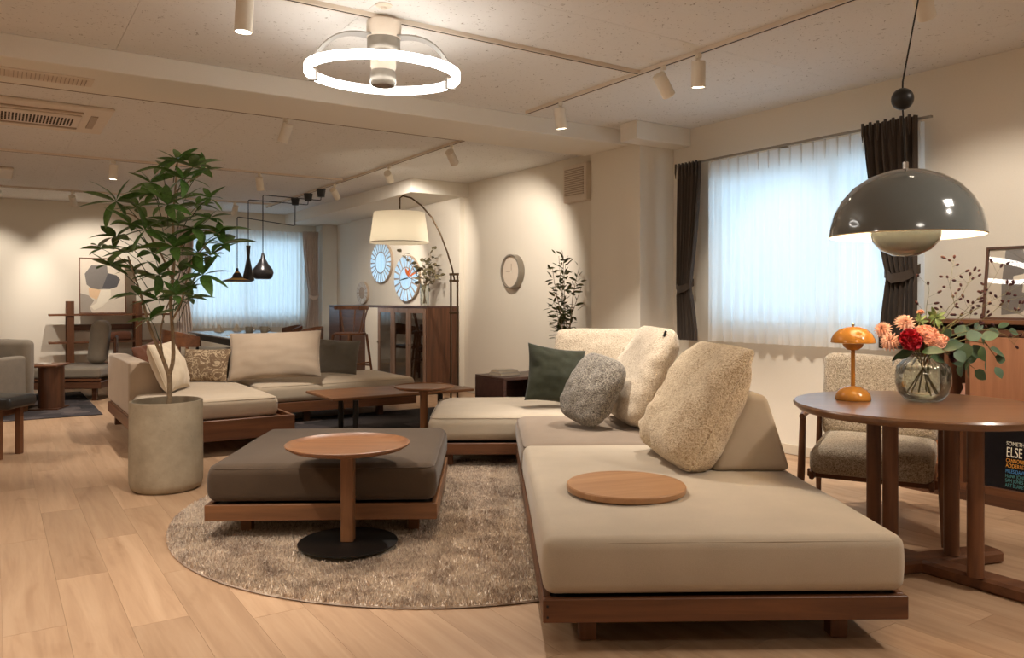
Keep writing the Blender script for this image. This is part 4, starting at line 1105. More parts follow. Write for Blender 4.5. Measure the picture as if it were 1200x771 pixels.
# ------------------------------------------------------------------ lounge chair behind the table
ch = thing('lounge_chair', 'tweed upholstered lounge chair with walnut frame behind the round table', 'armchair', (1.88, 4.09, 0), rad(-30))
sc_ = rbox(0.56, 0.54, 0.13, 0.04, 0.015, n=10, wr=0.006, seed=4).obj('seat_cushion', M['chairbou'], ch, 180); weld(sc_); sc_.location = (0, -0.0, 0.285); sc_.rotation_euler = (rad(3), 0, 0)
bc = rbox(0.58, 0.11, 0.46, 0.05, 0.0, n=10, wr=0.01, seed=6).obj('back_cushion', M['chairbou'], ch, 180); weld(bc); bc.location = (0, 0.215, 0.40); bc.rotation_euler = (rad(-14), 0, 0)
for sx in (-1, 1):
    MB().tube([(sx*0.325, -0.30, 0.0), (sx*0.315, -0.27, 0.28), (sx*0.31, -0.25, 0.56)], [0.013, 0.019, 0.015], 10).obj('leg', M['walnutZ'], ch, 40)
    MB().tube([(sx*0.325, 0.34, 0.0), (sx*0.315, 0.27, 0.25), (sx*0.31, 0.30, 0.60)], [0.012, 0.018, 0.013], 10).obj('leg', M['walnutZ'], ch, 40)
    MB().tube([(sx*0.31, -0.28, 0.562), (sx*0.315, -0.05, 0.572), (sx*0.31, 0.32, 0.585)], [0.014, 0.022, 0.014], 10).obj('armrest', M['walnutY'], ch, 40)
    MB().box(sx*0.27-0.012, sx*0.27+0.012, -0.25, 0.27, 0.24, 0.285, bev=0.004).obj('side_rail', M['walnutY'], ch)
MB().box(-0.30, 0.30, -0.19, -0.17, 0.24, 0.283, bev=0.004).obj('front_rail', M['walnutX'], ch)
MB().box(-0.30, 0.30, 0.255, 0.275, 0.24, 0.283, bev=0.004).obj('back_rail', M['walnutX'], ch)
for i in range(7):
    m = MB().box(-0.24+i*0.08-0.008, -0.24+i*0.08+0.008, 0.30, 0.315, 0.29, 0.82); m.xf(Matrix.Rotation(rad(-6), 4, 'X')); m.obj('back_slat', M['walnutZ'], ch)

# ------------------------------------------------------------------ record cabinet on the window wall
rcw = thing('record_cabinet', 'cherry wood record cabinet against the window wall, framed picture on top', 'cabinet', R(4.68, 2.73), ROOM-pi/2)
D_ = 0.30; W_ = 1.75
MB().box(0, W_, 0, D_, 1.015, 1.04, bev=0.003).obj('top', M['walnutX'], rcw)
MB().box(0.0, 0.025, 0, D_, 0.085, 1.015).obj('side_panel', M['walnutZ'], rcw)
MB().box(W_-0.025, W_, 0, D_, 0.085, 1.015).obj('side_panel', M['walnutZ'], rcw)
MB().box(0.025, W_-0.025, D_-0.012, D_, 0.085, 1.015).obj('back_panel', M['darkX'], rcw)
MB().box(-0.01, W_, -0.005, D_, 0.0, 0.06).obj('plinth', M['darkX'], rcw)
MB().box(0.0, W_, -0.003, D_-0.012, 0.06, 0.10).obj('bottom_board', M['walnutX'], rcw)
MB().box(0.025, W_-0.025, 0.004, D_-0.012, 0.505, 0.53).obj('shelf', M['walnutX'], rcw)
MB().box(0.345, 0.365, 0.0, D_-0.012, 0.10, 0.505).obj('divider', M['walnutZ'], rcw)
MB().box(0.255, 0.28, 0.0, D_-0.012, 0.53, 0.95).obj('divider', M['walnutZ'], rcw)
MB().box(0.375, 0.40, 0.0, D_-0.012, 0.53, 0.95).obj('divider', M['walnutZ'], rcw)
MB().box(1.03, 1.055, 0.0, D_-0.012, 0.10, 1.015).obj('divider', M['walnutZ'], rcw)
MB().box(0.025, W_-0.025, 0.0, D_-0.012, 0.95, 0.985).obj('shelf', M['darkX'], rcw)
dr = MB().box(0.405, 1.025, -0.012, 0.008, 0.535, 0.945, bev=0.002).obj('door', M['palewood'], rcw); dr['label'] = 'pale cherry flap door'
dr = MB().box(0.03, 0.340, -0.012, 0.008, 0.105, 0.50, bev=0.002).obj('door', M['palewood'], rcw); dr['label'] = 'narrow pale cherry door'
def lettering(txt, size, mat, parent, loc, rot=(rad(90), 0, 0), name='lettering'):
    c = bpy.data.curves.new(name, 'FONT'); c.body = txt; c.size = size; c.extrude = 0.0004; c.materials.append(mat)
    tmp = bpy.data.objects.new('tmp_text', c); COL.objects.link(tmp)
    me = bpy.data.meshes.new_from_object(tmp.evaluated_get(bpy.context.evaluated_depsgraph_get()))
    bpy.data.objects.remove(tmp); bpy.data.curves.remove(c)
    o = bpy.data.objects.new(name, me); COL.objects.link(o); o.parent = parent; o.location = loc; o.rotation_euler = rot; return o
M['sleeve'] = plain('black_sleeve', srgb(26, 25, 28), 0.25, nz=0.15, scale=6)
M['ink_w'] = plain('white_ink', srgb(236, 228, 206), 0.6); M['ink_o'] = plain('orange_ink', srgb(236, 160, 60), 0.6); M['ink_b'] = plain('blue_ink', srgb(70, 140, 200), 0.6); M['ink_t'] = plain('teal_ink', srgb(70, 130, 130), 0.6)
rec = thing('record_sleeve', 'black record sleeve with white, orange and blue lettering in the cabinet', 'record', (0, 0, 0))
rec.location = R(4.68+0.03, 2.73-0.37, 0.1005); rec.rotation_euler = (rad(-4), 0, ROOM-pi/2)
SW = 0.36
MB().box(0, SW, 0, 0.006, 0, SW, bev=0.001).obj('sleeve', M['sleeve'], rec)
tx = 0.205
for txt, sz, xs, mt, z in (("SOMETHIN'", 0.031, 0.78, 'ink_w', 0.243), ('ELSE', 0.078, 0.55, 'ink_w', 0.180), ('CANNONBALL', 0.030, 0.62, 'ink_o', 0.150), ('ADDERLEY', 0.030, 0.72, 'ink_o', 0.122),
                       ('MILES DAVIS', 0.028, 0.66, 'ink_b', 0.092), ('HANK JONES', 0.028, 0.66, 'ink_t', 0.066), ('SAM JONES', 0.028, 0.66, 'ink_t', 0.040), ('ART BLAKEY', 0.028, 0.66, 'ink_t', 0.014)):
    lt = lettering(txt, sz, M[mt], rec, (tx, -0.0007, z)); lt.scale = (xs, 1, 1)
o = MB().box(0.295, 0.33, -0.0007, 0, 0.362, 0.367).obj('printed_line', M['ink_w'], rec)
r2 = MB().box(0, 0.27, 0, 0.02, 0, 0.34).obj('record_sleeve', M['purpwood'], None)
r2.location = R(4.68+0.10, 2.73-0.75, 0.1005); r2.rotation_euler = (0, 0, ROOM-pi/2); tag(r2, 'brown record sleeve leaning at the frame edge in the cabinet', 'record')
# small things in the narrow upper bay
for lab, z, m_, w_, h_ in (('small orange ornament on the narrow cabinet shelf behind the vase', 0.531, 'peach', 0.03, 0.13), ):
    o = MB().lathe([(w_*.6, 0), (w_*1.1, h_*.25), (w_, h_*.55), (w_*.5, h_*.8), (w_*.7, h_)], 20).obj('ornament', M[m_], None, 60)
    o.location = R(4.68+0.1, 2.73-0.33, z); tag(o, lab, 'ornament')
# framed picture leaning on the cabinet
fr_ = thing('framed_picture', 'dark framed abstract print leaning on the record cabinet', 'picture', R(4.68+0.07, 2.73-0.43, 1.0405), 0)
fr_.rotation_euler = (rad(-8), 0, ROOM-pi/2)
FW, FH = 0.62, 0.42
MB().box(0, FW, 0, 0.02, 0, 0.014).obj('frame_bar', M['darkX'], fr_); MB().box(0, FW, 0, 0.02, FH-0.014, FH).obj('frame_bar', M['darkX'], fr_)
MB().box(0, 0.014, 0, 0.02, 0.014, FH-0.014).obj('frame_bar', M['darkZ'], fr_); MB().box(FW-0.014, FW, 0, 0.02, 0.014, FH-0.014).obj('frame_bar', M['darkZ'], fr_)
M['pr1'] = plain('print_paper', srgb(214, 202, 184), 0.8, nz=0.02); M['pr2'] = plain('print_grey', srgb(122, 116, 110), 0.8, nz=0.03); M['pr3'] = plain('print_cream', srgb(234, 224, 204), 0.8, nz=0.02)
M['pr4'] = plain('print_dark', srgb(84, 82, 84), 0.8, nz=0.03); M['pr5'] = plain('print_sand', srgb(222, 188, 150), 0.8, nz=0.03); M['pr6'] = plain('print_taupe', srgb(160, 150, 138), 0.8, nz=0.03)
MB().box(0.014, FW-0.014, 0.012, 0.016, 0.014, FH-0.014).obj('print', M['pr1'], fr_)
def shp(pts, y0, mat, parent, name='printed_shape'):
    m = MB().prism(pts, 0, 0.0006); m.xf(Matrix.Translation((0, y0, 0)) @ rx); return m.obj(name, mat, parent)
shp([(0.10, 0.03), (0.20, 0.04), (0.235, 0.08), (0.24, 0.14), (0.20, 0.16), (0.21, 0.34), (0.19, 0.40), (0.10, 0.40), (0.09, 0.20)], 0.0118, M['pr2'], fr_)
shp([(0.22, 0.14), (0.34, 0.13), (0.42, 0.20), (0.42, 0.34), (0.24, 0.33), (0.20, 0.26), (0.15, 0.25), (0.15, 0.22), (0.20, 0.21)], 0.0108, M['pr3'], fr_)
shp([(0.40, 0.05), (0.55, 0.08), (0.56, 0.2), (0.44, 0.16)], 0.0108, M['pr5'], fr_)
MB().box(0.012, FW-0.012, 0.005, 0.007, 0.012, FH-0.012).obj('glazing', M['picglass'], fr_)

# ------------------------------------------------------------------ far seating: corner sofa along the room axes
def rthing(name, label, cat, xr, yr, z=0, extra=0.0, group=None):
    return thing(name, label, cat, R(xr, yr, z), ROOM+rad(extra), group)
c1 = rthing('sofa_module', 'beige chaise end of the far sofa with a wooden ledge beside the pot', 'sofa', 1.44, 7.18)
# frame 1.06 x 2.26, a ledge left open at the near end
MB().box(-0.53, 0.53, -1.12, -1.095, 0.11, 0.262, bev=0.003).obj('front_rail', M['walnutX'], c1)
MB().box(0.505, 0.53, -1.095, 1.12, 0.11, 0.262, bev=0.003).obj('side_rail', M['walnutY'], c1)
MB().box(-0.53, -0.505, -1.095, 1.12, 0.11, 0.20, bev=0.003).obj('side_rail', M['walnutY'], c1)
MB().box(-0.505, 0.505, -1.095, 1.12, 0.20, 0.225).obj('deck', M['walnutX'], c1)
for x, y in ((-0.48, -0.95), (0.42, -0.85), (-0.46, 0.95), (0.45, 0.95)):
    MB().box(x-0.03, x+0.03, y-0.03, y+0.03, 0, 0.11).obj('leg', M['darkZ'], c1)
seat(c1, 0.98, 1.95, 0.226, 0.385, M['seatb'], M['sofapipe'], 0.045, 0.012, 31, dx=0.0, dy=0.14)
w_ = wedge(c1, [(-0.53, 0.225), (-0.20, 0.225), (-0.36, 0.645), (-0.53, 0.655)], -0.22, 1.12, 0, M['linen'], 'arm_backrest', 0.025)
c2 = rthing('sofa_module', 'long beige seat of the far sofa facing the walnut coffee table', 'sofa', 2.80, 7.75)
sofa_frame(c2, 1.60, 1.06, 0.11, 0.205, 'walnut', [(-0.3, -0.40), (0.45, -0.40), (-0.5, 0.42), (0.5, 0.42)], 'dark')
seat(c2, 1.58, 1.04, 0.206, 0.375, M['seatb'], M['sofapipe'], 0.05, 0.012, 33)
wedge(c2, [(-0.79, 0.385), (0.20, 0.385), (0.17, 0.60), (-0.79, 0.60)], 0.30, 0.52, 0, M['linen'])
wedge(c1, [(-0.52, 0.386), (0.50, 0.386), (0.50, 0.60), (-0.52, 0.60)], 0.86, 1.10, 0, M['linen'])
RG = 33.4
pillow('cream linen cushion leaning on the arm end of the far sofa behind the tree', M['cream'], R(1.30, 7.00, 0.40), 0.56, 0.42, 0.20, yaw=RG+62, lean=22, roll=0, piping=M['cream'], fat=0.5, pinch=0.05, seed=41, wr=0.012)
pillow('rust brown cushion peeking out behind the cream one on the far sofa', M['rust'], R(1.28, 7.86, 0.40), 0.42, 0.35, 0.13, yaw=RG+42, lean=14, roll=-10, fat=0.55, pinch=0.07, seed=42)
pillow('brown patterned cushion in the corner of the far sofa', M['pattern'], R(1.62, 7.62, 0.398), 0.44, 0.32, 0.13, yaw=RG-34, lean=22, fat=0.55, pinch=0.07, seed=43)
pillow('dark taupe cushion tucked behind the patterned cushion on the far sofa', M['greyfab'], R(1.80, 7.80, 0.398), 0.40, 0.32, 0.12, yaw=RG-25, lean=14, fat=0.55, pinch=0.06, seed=44)
pillow('large sand linen cushion in the middle of the far sofa', M['linen'], R(2.20, 7.36, 0.405), 0.84, 0.46, 0.20, yaw=RG-26, lean=22, roll=-2, piping=M['linen'], fat=0.45, pinch=0.04, seed=45, wr=0.009)
pillow('square grey cushion on the open end of the far sofa', M['greyfab'], R(2.93, 7.72, 0.392), 0.44, 0.36, 0.15, yaw=RG-40, lean=18, roll=2, fat=0.5, pinch=0.05, seed=46)
# rug, coffee table, side table
rg2 = rthing('rug', 'dark grey patchwork rug under the walnut coffee table', 'rug', 3.05, 6.55)
MB().box(-1.05, 1.12, -0.55, 0.95, 0.0005, 0.010, bev=0.003).obj('rug_field', M['darkrug'], rg2)
ctb = rthing('coffee_table', 'rectangular walnut coffee table with black legs on the dark rug', 'coffee table', 2.95, 6.42, 0.012)
MB().box(-0.66, 0.66, -0.33, 0.33, 0.325, 0.348, bev=0.005).obj('tabletop', M['teakX'], ctb)
MB().box(-0.42, 0.42, -0.17, 0.17, 0.300, 0.325).obj('underframe', M['blackmatte'], ctb)
for x, y in ((-0.40, -0.17), (0.40, -0.17), (-0.40, 0.17), (0.40, 0.17)):
    MB().lathe([(0.024, 0), (0.024, 0.300)], 16, c=(x, y, 0)).obj('leg', M['black'], ctb, 40)
o = thing('side_table', 'small round walnut side table standing before the coffee table', 'side table', (-0.70, 6.26, 0.0))
MB().lathe([(0.20, 0.448), (0.236, 0.462), (0.24, 0.470), (0.237, 0.474), (0.228, 0.466), (0.0005, 0.466)], 56).obj('tabletop', M['teakX'], o, 40)
MB().lathe([(0.035, 0.012), (0.031, 0.05), (0.031, 0.40), (0.05, 0.448)], 20).obj('post', M['teakZ'], o, 40)
MB().lathe([(0.17, 0.0), (0.17, 0.012)], 40).obj('base_disc', M['black'], o, 40)

# low sideboard at the wall
lb = rthing('low_sideboard', 'low smoked oak sideboard with open front beside the arc lamp', 'sideboard', 4.40, 6.21)
MB().box(-0.56, 0.56, -0.25, 0.25, 0.425, 0.450, bev=0.002).obj('top', M['purpwood'], lb)
MB().box(-0.56, -0.53, -0.25, 0.25, 0.0, 0.425).obj('side_panel', M['purpwood'], lb)
MB().box(0.53, 0.56, -0.25, 0.25, 0.0, 0.425).obj('side_panel', M['purpwood'], lb)
MB().box(-0.53, 0.53, 0.235, 0.25, 0.0, 0.425).obj('back_panel', M['purpwood'], lb)
MB().box(-0.53, 0.53, -0.24, 0.235, 0.0, 0.03).obj('bottom_board', M['purpwood'], lb)
MB().box(-0.02, 0.0, -0.24, 0.235, 0.03, 0.425).obj('divider', M['purpwood'], lb)
for k_, (lab, w_2, d_2, h_2, z_2, rt) in enumerate((('lower pale book of the pair lying on the low sideboard', 0.24, 0.17, 0.026, 0.4505, 8), ('upper pale book of the pair lying on the low sideboard', 0.21, 0.15, 0.024, 0.4773, -4))):
    b_ = rthing('book', lab, 'book', 4.02, 6.22, z_2, rt, 'books on the low sideboard')
    MB().box(-w_2/2, w_2/2, -d_2/2, d_2/2, 0, 0.003).box(-w_2/2, w_2/2, -d_2/2, d_2/2, h_2-0.003, h_2).box(-w_2/2, w_2/2, d_2/2-0.003, d_2/2, 0.003, h_2-0.003).obj('cover', M['book'], b_)
    MB().box(-w_2/2+0.004, w_2/2-0.004, -d_2/2+0.004, d_2/2-0.004, 0.0032, h_2-0.0032).obj('pages', M['paper'], b_)

# arc floor lamp
al = thing('arc_floor_lamp', 'arched bronze floor lamp with wide cream drum shade', 'floor lamp', (-0.62, 8.45, 0), 0)
for dx in (-0.035, 0.035):
    MB().tube([(dx, 0, 0.02), (dx, 0, 1.43)], 0.011, 10).obj('pole', M['bronze'], al, 40)
for z in (1.02, 1.36, 1.43):
    MB().box(-0.052, 0.052, -0.02, 0.02, z-0.012, z+0.012, bev=0.003).obj('clamp', M['bronze'], al)
MB().lathe([(0.19, 0.0), (0.19, 0.015), (0.18, 0.02)], 40).obj('base_disc', M['bronze'], al, 40)
pts = []
for (x, y) in ((533, 330), (530, 315), (524, 295), (516, 274), (506, 255), (494, 241), (482, 232), (472, 229.5), (468.5, 232), (468.5, 245)):
    pts.append(((x-600)/FOC*8.45+0.62, 0, CAM_H-(y-HOR)/FOC*8.45))
MB().tube(pts, 0.009, 10).obj('arc_arm', M['bronze'], al, 180)
sx_, sz0, sz1 = (468-600)/FOC*8.45+0.62, 1.765, 2.09
MB().lathe([(0.315, sz0), (0.272, sz1)], 64, c=(sx_, 0, 0), cap=False).obj('shade', M['shade'], al, 180)
MB().lathe([(0.3165, sz0-0.001), (0.3165, sz0+0.008)], 64, c=(sx_, 0, 0), cap=False).obj('shade_trim', M['sofapipe'], al, 180)
MB().tube([(sx_, 0, sz1+0.02), (sx_, 0, sz1-0.15)], 0.01, 8).obj('lamp_holder', M['bronze'], al)
MB().lathe([(0.035*sin(pi*i/10)+0.0003, sz1-0.19-0.035*cos(pi*i/10)) for i in range(11)], 20, c=(sx_, 0, 0)).obj('bulb', M['bulb'], al, 180)
for k_ in range(3):
    an = 2*pi*k_/3; MB().tube([(sx_, 0, sz1-0.01), (sx_+0.272*cos(an), 0.272*sin(an), sz1-0.01)], 0.003, 5).obj('shade_spoke', M['bronze'], al)
l = bpy.data.lights.new('floor_lamp_light', 'POINT'); l.energy = 3.6; l.color = (1, .90, .74); l.shadow_soft_size = 0.04
lo = bpy.data.objects.new('floor_lamp_light', l); COL.objects.link(lo); lo.parent = al; lo.location = (sx_, 0, sz1-0.24)

# bar cabinet beyond
bc_ = thing('bar_cabinet', 'tall walnut cabinet with three framed glass doors under the round mirrors', 'cabinet', R(4.47, 12.05), ROOM-pi/2)
L_ = 3.36; DD = 0.455
MB().box(-0.01, L_+0.005, -0.008, DD, 1.055, 1.078, bev=0.003).obj('top', M['purpwood'], bc_)
sp_ = MB().box(L_-0.024, L_, 0, DD, 0.0, 1.055).obj('side_panel', M['darkZ'], bc_)
MB().box(0, 0.03, 0, DD, 0.0, 1.055).obj('side_panel', M['purpwood'], bc_)
MB().box(0.03, L_-0.024, DD-0.015, DD, 0.0, 1.055).obj('back_panel', M['darkX'], bc_)
MB().box(0.03, L_-0.024, 0.02, DD-0.015, 0.0, 0.05).obj('bottom_board', M['darkX'], bc_)
MB().box(1.60, 1.62, 0.0, DD-0.015, 0.05, 1.055).obj('divider', M['darkZ'], bc_)
MB().box(0.45, 1.45, 0.02, 0.035, 0.05, 1.055).obj('door', M['darkX'], bc_)
dr = MB().box(1.46, 1.90, -0.006, 0.012, 0.02, 1.05).obj('door', M['wall'], bc_); dr['label'] = 'plain cream panel'
dr = MB().box(0.03, 0.44, -0.006, 0.012, 0.02, 1.05).obj('door', M['purpwood'], bc_)
for z in (0.36, 0.70):
    MB().box(1.92, L_-0.026, 0.04, DD-0.015, z, z+0.018).obj('shelf', M['walnutX'], bc_)
rdm = random.Random(4)
for i in range(3):
    x0 = 1.91+i*0.478; x1 = x0+0.468
    fm = MB().box(x0, x0+0.055, -0.012, 0.01, 0.04, 1.05).box(x1-0.055, x1, -0.012, 0.01, 0.04, 1.05).box(x0+0.055, x1-0.055, -0.012, 0.01, 0.04, 0.10).box(x0+0.055, x1-0.055, -0.012, 0.01, 0.99, 1.05)
    d_ = fm.obj('door', M['frameZ'], bc_)
    MB().box(x0+0.055, x1-0.055, -0.003, 0.002, 0.10, 0.99).obj('pane', M['cabglass'], d_)
    MB().lathe([(0.008, 0), (0.012, 0.02)], 12).xf(Matrix.Translation((x0+0.028, -0.012, 0.58)) @ rx).obj('knob', M['chrome'], d_)
for (z, zn), (x0, cn, mt, hh_) in [((z, zn), v) for z, zn in ((0.052, 'bottom'), (0.380, 'middle'), (0.720, 'top')) for v in ((2.62, 'taupe', 'ceramic', 0.14), (3.12, 'white', 'white', 0.19))]:
    o = MB().lathe([(0.03, 0), (0.055, hh_*.3), (0.05, hh_*.6), (0.02, hh_*.85), (0.025, hh_)], 16).obj('vessel', M[mt], None, 60)
    o.location = R(4.47+0.20, 12.05-x0, z)
    tag(o, 'small %s vessel on the %s shelf behind the cabinet glass doors' % (cn, zn), 'vessel', 'vessels inside the bar cabinet')
# round mirrors with petal rims on the wall above
def rmirror(label, yr, z, r, inner, n, mat_p, wfac=1.22, mid='mirror'):
    t = thing('wall_mirror', label, 'mirror', R(4.93, yr, z), ROOM-pi/2, 'round mirrors above the bar cabinet')
    sc = Matrix.Scale(wfac, 4, (1, 0, 0))
    MB().lathe([(r, 0.0), (r, 0.03), (r*0.99, 0.034)], 56).xf(sc @ rx).obj('back_disc', M['grill'], t, 40)
    MB().lathe([(inner, 0.0345), (inner, 0.040)], 48).xf(sc @ rx).obj('centre_mirror', M[mid], t, 40)
    for k_ in range(n):
        a0, a1 = 2*pi*(k_+0.13)/n, 2*pi*(k_+0.87)/n
        ri, ro = inner*1.12, r*0.97
        pts = [(ri*cos(a0), ri*sin(a0))]+[(ro*cos(a0+(a1-a0)*j/3), ro*sin(a0+(a1-a0)*j/3)) for j in range(4)]+[(ri*cos(a1), ri*sin(a1))]
        MB().prism(pts, 0.0345, 0.040).xf(sc @ rx).obj('petal', mat_p, t)
rmirror('upper round petal mirror partly behind the arc lamp shade', 11.02, 1.72, 0.31, 0.15, 24, M['mirror'])
rmirror('largest round petal mirror beside the dried flowers', 10.15, 1.46, 0.33, 0.15, 18, M['mirror'])
rmirror('smallest round petal mirror low over the bar cabinet', 11.75, 1.27, 0.18, 0.085, 14, M['book'], mid='grill')
# vase of dried branches on the cabinet
bv = thing('glass_vase', 'slim clear glass vase on the bar cabinet holding dry branches', 'vase', R(4.66, 9.12, 1.079))
MB().lathe([(0.001, 0), (0.05, 0), (0.055, 0.02), (0.06, 0.28), (0.056, 0.28), (0.05, 0.02), (0.001, 0.01)], 28, cap=False).obj('glass', M['vase'], bv, 40)
dlf = leaf_mesh('leaf', 0.075, 0.05, plain('dry_leaf', srgb(120, 112, 84), 0.7, nz=0.3), 0.2, 0.3, 4)
random.seed(31)
labs = ['tall bare', 'outer leafy', 'inner leafy', 'drooping leafy', 'shortest leafy']
for k_, (dx, dz) in enumerate(((-0.26, 0.62), (0.08, 0.62), (0.15, 0.50), (0.18, 0.34), (-0.02, 0.50))):
    f = thing('dry_branch', '%s branch in the glass vase on the bar cabinet' % labs[k_], 'branch', bv.location)
    pts = [Vector((-dx*.1, 0, 0.03)), Vector((dx*.1, 0, 0.27)), Vector((dx*.6, random.uniform(-.05, .05), dz*.7+.08)), Vector((dx, random.uniform(-.08, .08), dz+.06))]
    MB().tube(pts, [0.005, 0.005, 0.004, 0.002], 6).obj('stem', M['bark'], f, 180)
    for q in range(26 if k_ else 10):
        t = random.uniform(.9, 3.0); i0 = min(2, int(t)); p = pts[i0].lerp(pts[i0+1], t-i0)
        d = Vector((random.uniform(-1, 1), random.uniform(-1, 1), random.uniform(-.4, 1)))
        place_leaf(dlf, f, p+d.normalized()*random.uniform(0, .09), d, random.uniform(.6, 1.2), random.uniform(-1, 1))
f = thing('orange_flower', 'bright orange flower leaning out over the large round mirror', 'flower', bv.location)
MB().tube([(0.02, 0, 0.03), (-0.04, 0, 0.28), (-0.20, -0.03, 0.37)], 0.004, 6).obj('stem', M['leafdk'], f, 180)
ofl = leaf_mesh('petal', 0.13, 0.045, M['orange'], 0.1, 0.3, 4)
for a_ in (0.3, 0.8, 1.3, 1.9): place_leaf(ofl, f, Vector((-0.20, -0.03, 0.37)), (cos(a_)*0.6-.1, -.2, sin(a_)), 1.0, 0.8, 'petal')
place_leaf(leaf_mesh('leaf', 0.14, 0.03, M['leafdk'], 0.1, 0.3, 4), f, Vector((-0.19, -0.03, 0.36)), (-1, -.1, -.2), 1.0, 0.6)

# bar stool in front of the cabinet
bs = rthing('bar_stool', 'walnut bar stool with curved back in front of the dark cabinet door', 'stool', 3.90, 9.76, 0, 0)
bs.rotation_euler = (0, 0, ROOM-rad(70))
MB().lathe([(0.16, 0.70), (0.205, 0.705), (0.21, 0.725), (0.19, 0.732), (0.0005, 0.722)], 32).obj('seat', M['walnutX'], bs, 40)
for sx, sy in ((-1, -1), (1, -1), (-1, 1), (1, 1)):
    MB().tube([(sx*0.15, sy*0.15, 0.71), (sx*0.22, sy*0.22, 0.0)], [0.018, 0.013], 10).obj('leg', M['walnutZ'], bs, 40)
for z, (a_, b_) in ((0.28, ((-1, -1), (1, -1))), (0.34, ((-1, 1), (-1, -1))), (0.34, ((1, 1), (1, -1))), (0.30, ((-1, 1), (1, 1)))):
    q_ = 0.15+0.07*(0.71-z)/0.71
    MB().tube([(a_[0]*q_, a_[1]*q_, z), (b_[0]*q_, b_[1]*q_, z)], 0.010, 8).obj('footrest', M['walnutX'], bs, 40)
m = MB(); vs = []; fs = []
for i in range(17):
    a_ = rad(-15+210*i/16); r_in = 0.215
    for rr_, zz in ((r_in, 1.03), (r_in+0.022, 1.03), (r_in+0.022, 1.075), (r_in, 1.075)): vs.append((rr_*cos(a_)*1.05, rr_*sin(a_), zz))
for i in range(16):
    for k_ in range(4): fs.append((i*4+k_, i*4+(k_+1) % 4, (i+1)*4+(k_+1) % 4, (i+1)*4+k_))
fs += [(3, 2, 1, 0), (64, 65, 66, 67)]
m.add(vs, fs).obj('back_rail', M['walnutX'], bs, 40)
for a_ in (rad(10), rad(60), rad(120), rad(170)):
    MB().tube([(0.15*cos(a_), 0.15*sin(a_), 0.72), (0.235*cos(a_), 0.225*sin(a_), 1.035)], 0.010, 8).obj('back_spindle', M['walnutZ'], bs, 40)

# ------------------------------------------------------------------ far dining area
tb = rthing('dining_table', 'long dining table with dark stone top under the three black pendants', 'table', 2.72, 10.35)
MB().box(-0.47, 0.47, -1.15, 1.15, 0.700, 0.722, bev=0.006).obj('tabletop', M['tabledark'], tb)
MB().box(-0.40, 0.40, -1.0, 1.0, 0.62, 0.699).obj('apron', M['blackmatte'], tb)
for x, y in ((-0.37, -0.98), (0.37, -0.98), (-0.37, 0.98), (0.37, 0.98)):
    MB().box(x-0.03, x+0.03, y-0.03, y+0.03, 0, 0.62).obj('leg', M['blackmatte'], tb)
def dchair(label, xr, yr, face):
    c = rthing('dining_chair', label, 'chair', xr, yr, 0, 0, 'walnut chairs around the far dining table')
    c.rotation_euler = (0, 0, ROOM+rad(face))
    s_ = rbox(0.46, 0.44, 0.05, 0.02, 0.008, n=5).obj('seat', M['darkX'], c, 180); weld(s_); s_.location = (0, 0, 0.41)
    for sx, sy in ((-1, -1), (1, -1), (-1, 1), (1, 1)):
        MB().tube([(sx*0.22, sy*0.20, 0.0), (sx*0.215, sy*0.19, 0.415 if sy < 0 else 0.64)], 0.017, 8).obj('leg', M['walnutZ'], c, 40)
    vs, fs = [], []
    for i in range(15):
        a_ = rad(8+164*i/14); hgt = 0.10+0.06*sin(a_)
        for rr_, zz in ((0.235, 0.635), (0.255, 0.635), (0.255, 0.64+hgt), (0.235, 0.64+hgt)): vs.append((rr_*cos(a_), 0.03+rr_*sin(a_)*0.95, zz))
    for i in range(14):
        for k_ in range(4): fs.append((i*4+k_, i*4+(k_+1) % 4, (i+1)*4+(k_+1) % 4, (i+1)*4+k_))
    fs += [(3, 2, 1, 0), (56, 57, 58, 59)]
    MB().add(vs, fs).obj('backrest', M['walnutX'], c, 40)
    return c
dchair('walnut dining chair nearest the tree trunk at the far table', 1.98, 9.42, 90)
dchair('walnut dining chair half hidden at the far table behind the patterned cushion', 1.98, 10.25, 90)
dchair('walnut dining chair on the column side of the far table, its back to us', 3.45, 10.30, -90)
dchair('walnut dining chair by the far taupe curtain at the dining table', 3.45, 11.15, -90)
for lab, xr, yr, m_ in (('dark coffee cup with saucer on the far dining table', 2.66, 9.95, 'greyfab'), ('pale coffee cup with saucer on the far dining table', 2.86, 10.0, 'ceramic')):
    c = rthing('coffee_cup', lab, 'cup', xr, yr, 0.7225, 0, 'cups on the far dining table')
    MB().lathe([(0.05, 0), (0.10, 0.010), (0.102, 0.014), (0.0005, 0.008)], 28).obj('saucer', M[m_], c, 40)
    MB().lathe([(0.035, 0.012), (0.046, 0.03), (0.048, 0.10), (0.044, 0.10), (0.042, 0.03), (0.0005, 0.02)], 24, cap=False).obj('cup', M[m_], c, 40)
    MB().tube([(0.045+0.03*sin(pi*i/8), 0, 0.035+0.05*i/8) for i in range(9)], 0.005, 6).obj('handle', M[m_], c, 180)
for k_, (dx, dy) in enumerate(((-0.15, 0.75), (0.12, 0.9), (-0.2, -0.45), (0.15, -0.55))):
    lab = ('folded white napkin at the window end of the dining table', 'second folded white napkin near the window on the dining table', 'white place mat at the near left of the dining table', 'white place mat at the near end beneath the pendants')[k_]
    if k_ < 2: o = MB().lathe([(0.07, 0), (0.005, 0.10)], 4).obj('napkin', M['white'], None)
    else: o = MB().box(-0.15, 0.15, -0.1, 0.1, 0, 0.003).obj('place_mat', M['white'], None)
    o.location = R(2.72+dx, 10.35+dy, 0.7225); o.rotation_euler = (0, 0, ROOM); tag(o, lab, 'napkin' if k_ < 2 else 'place mat')
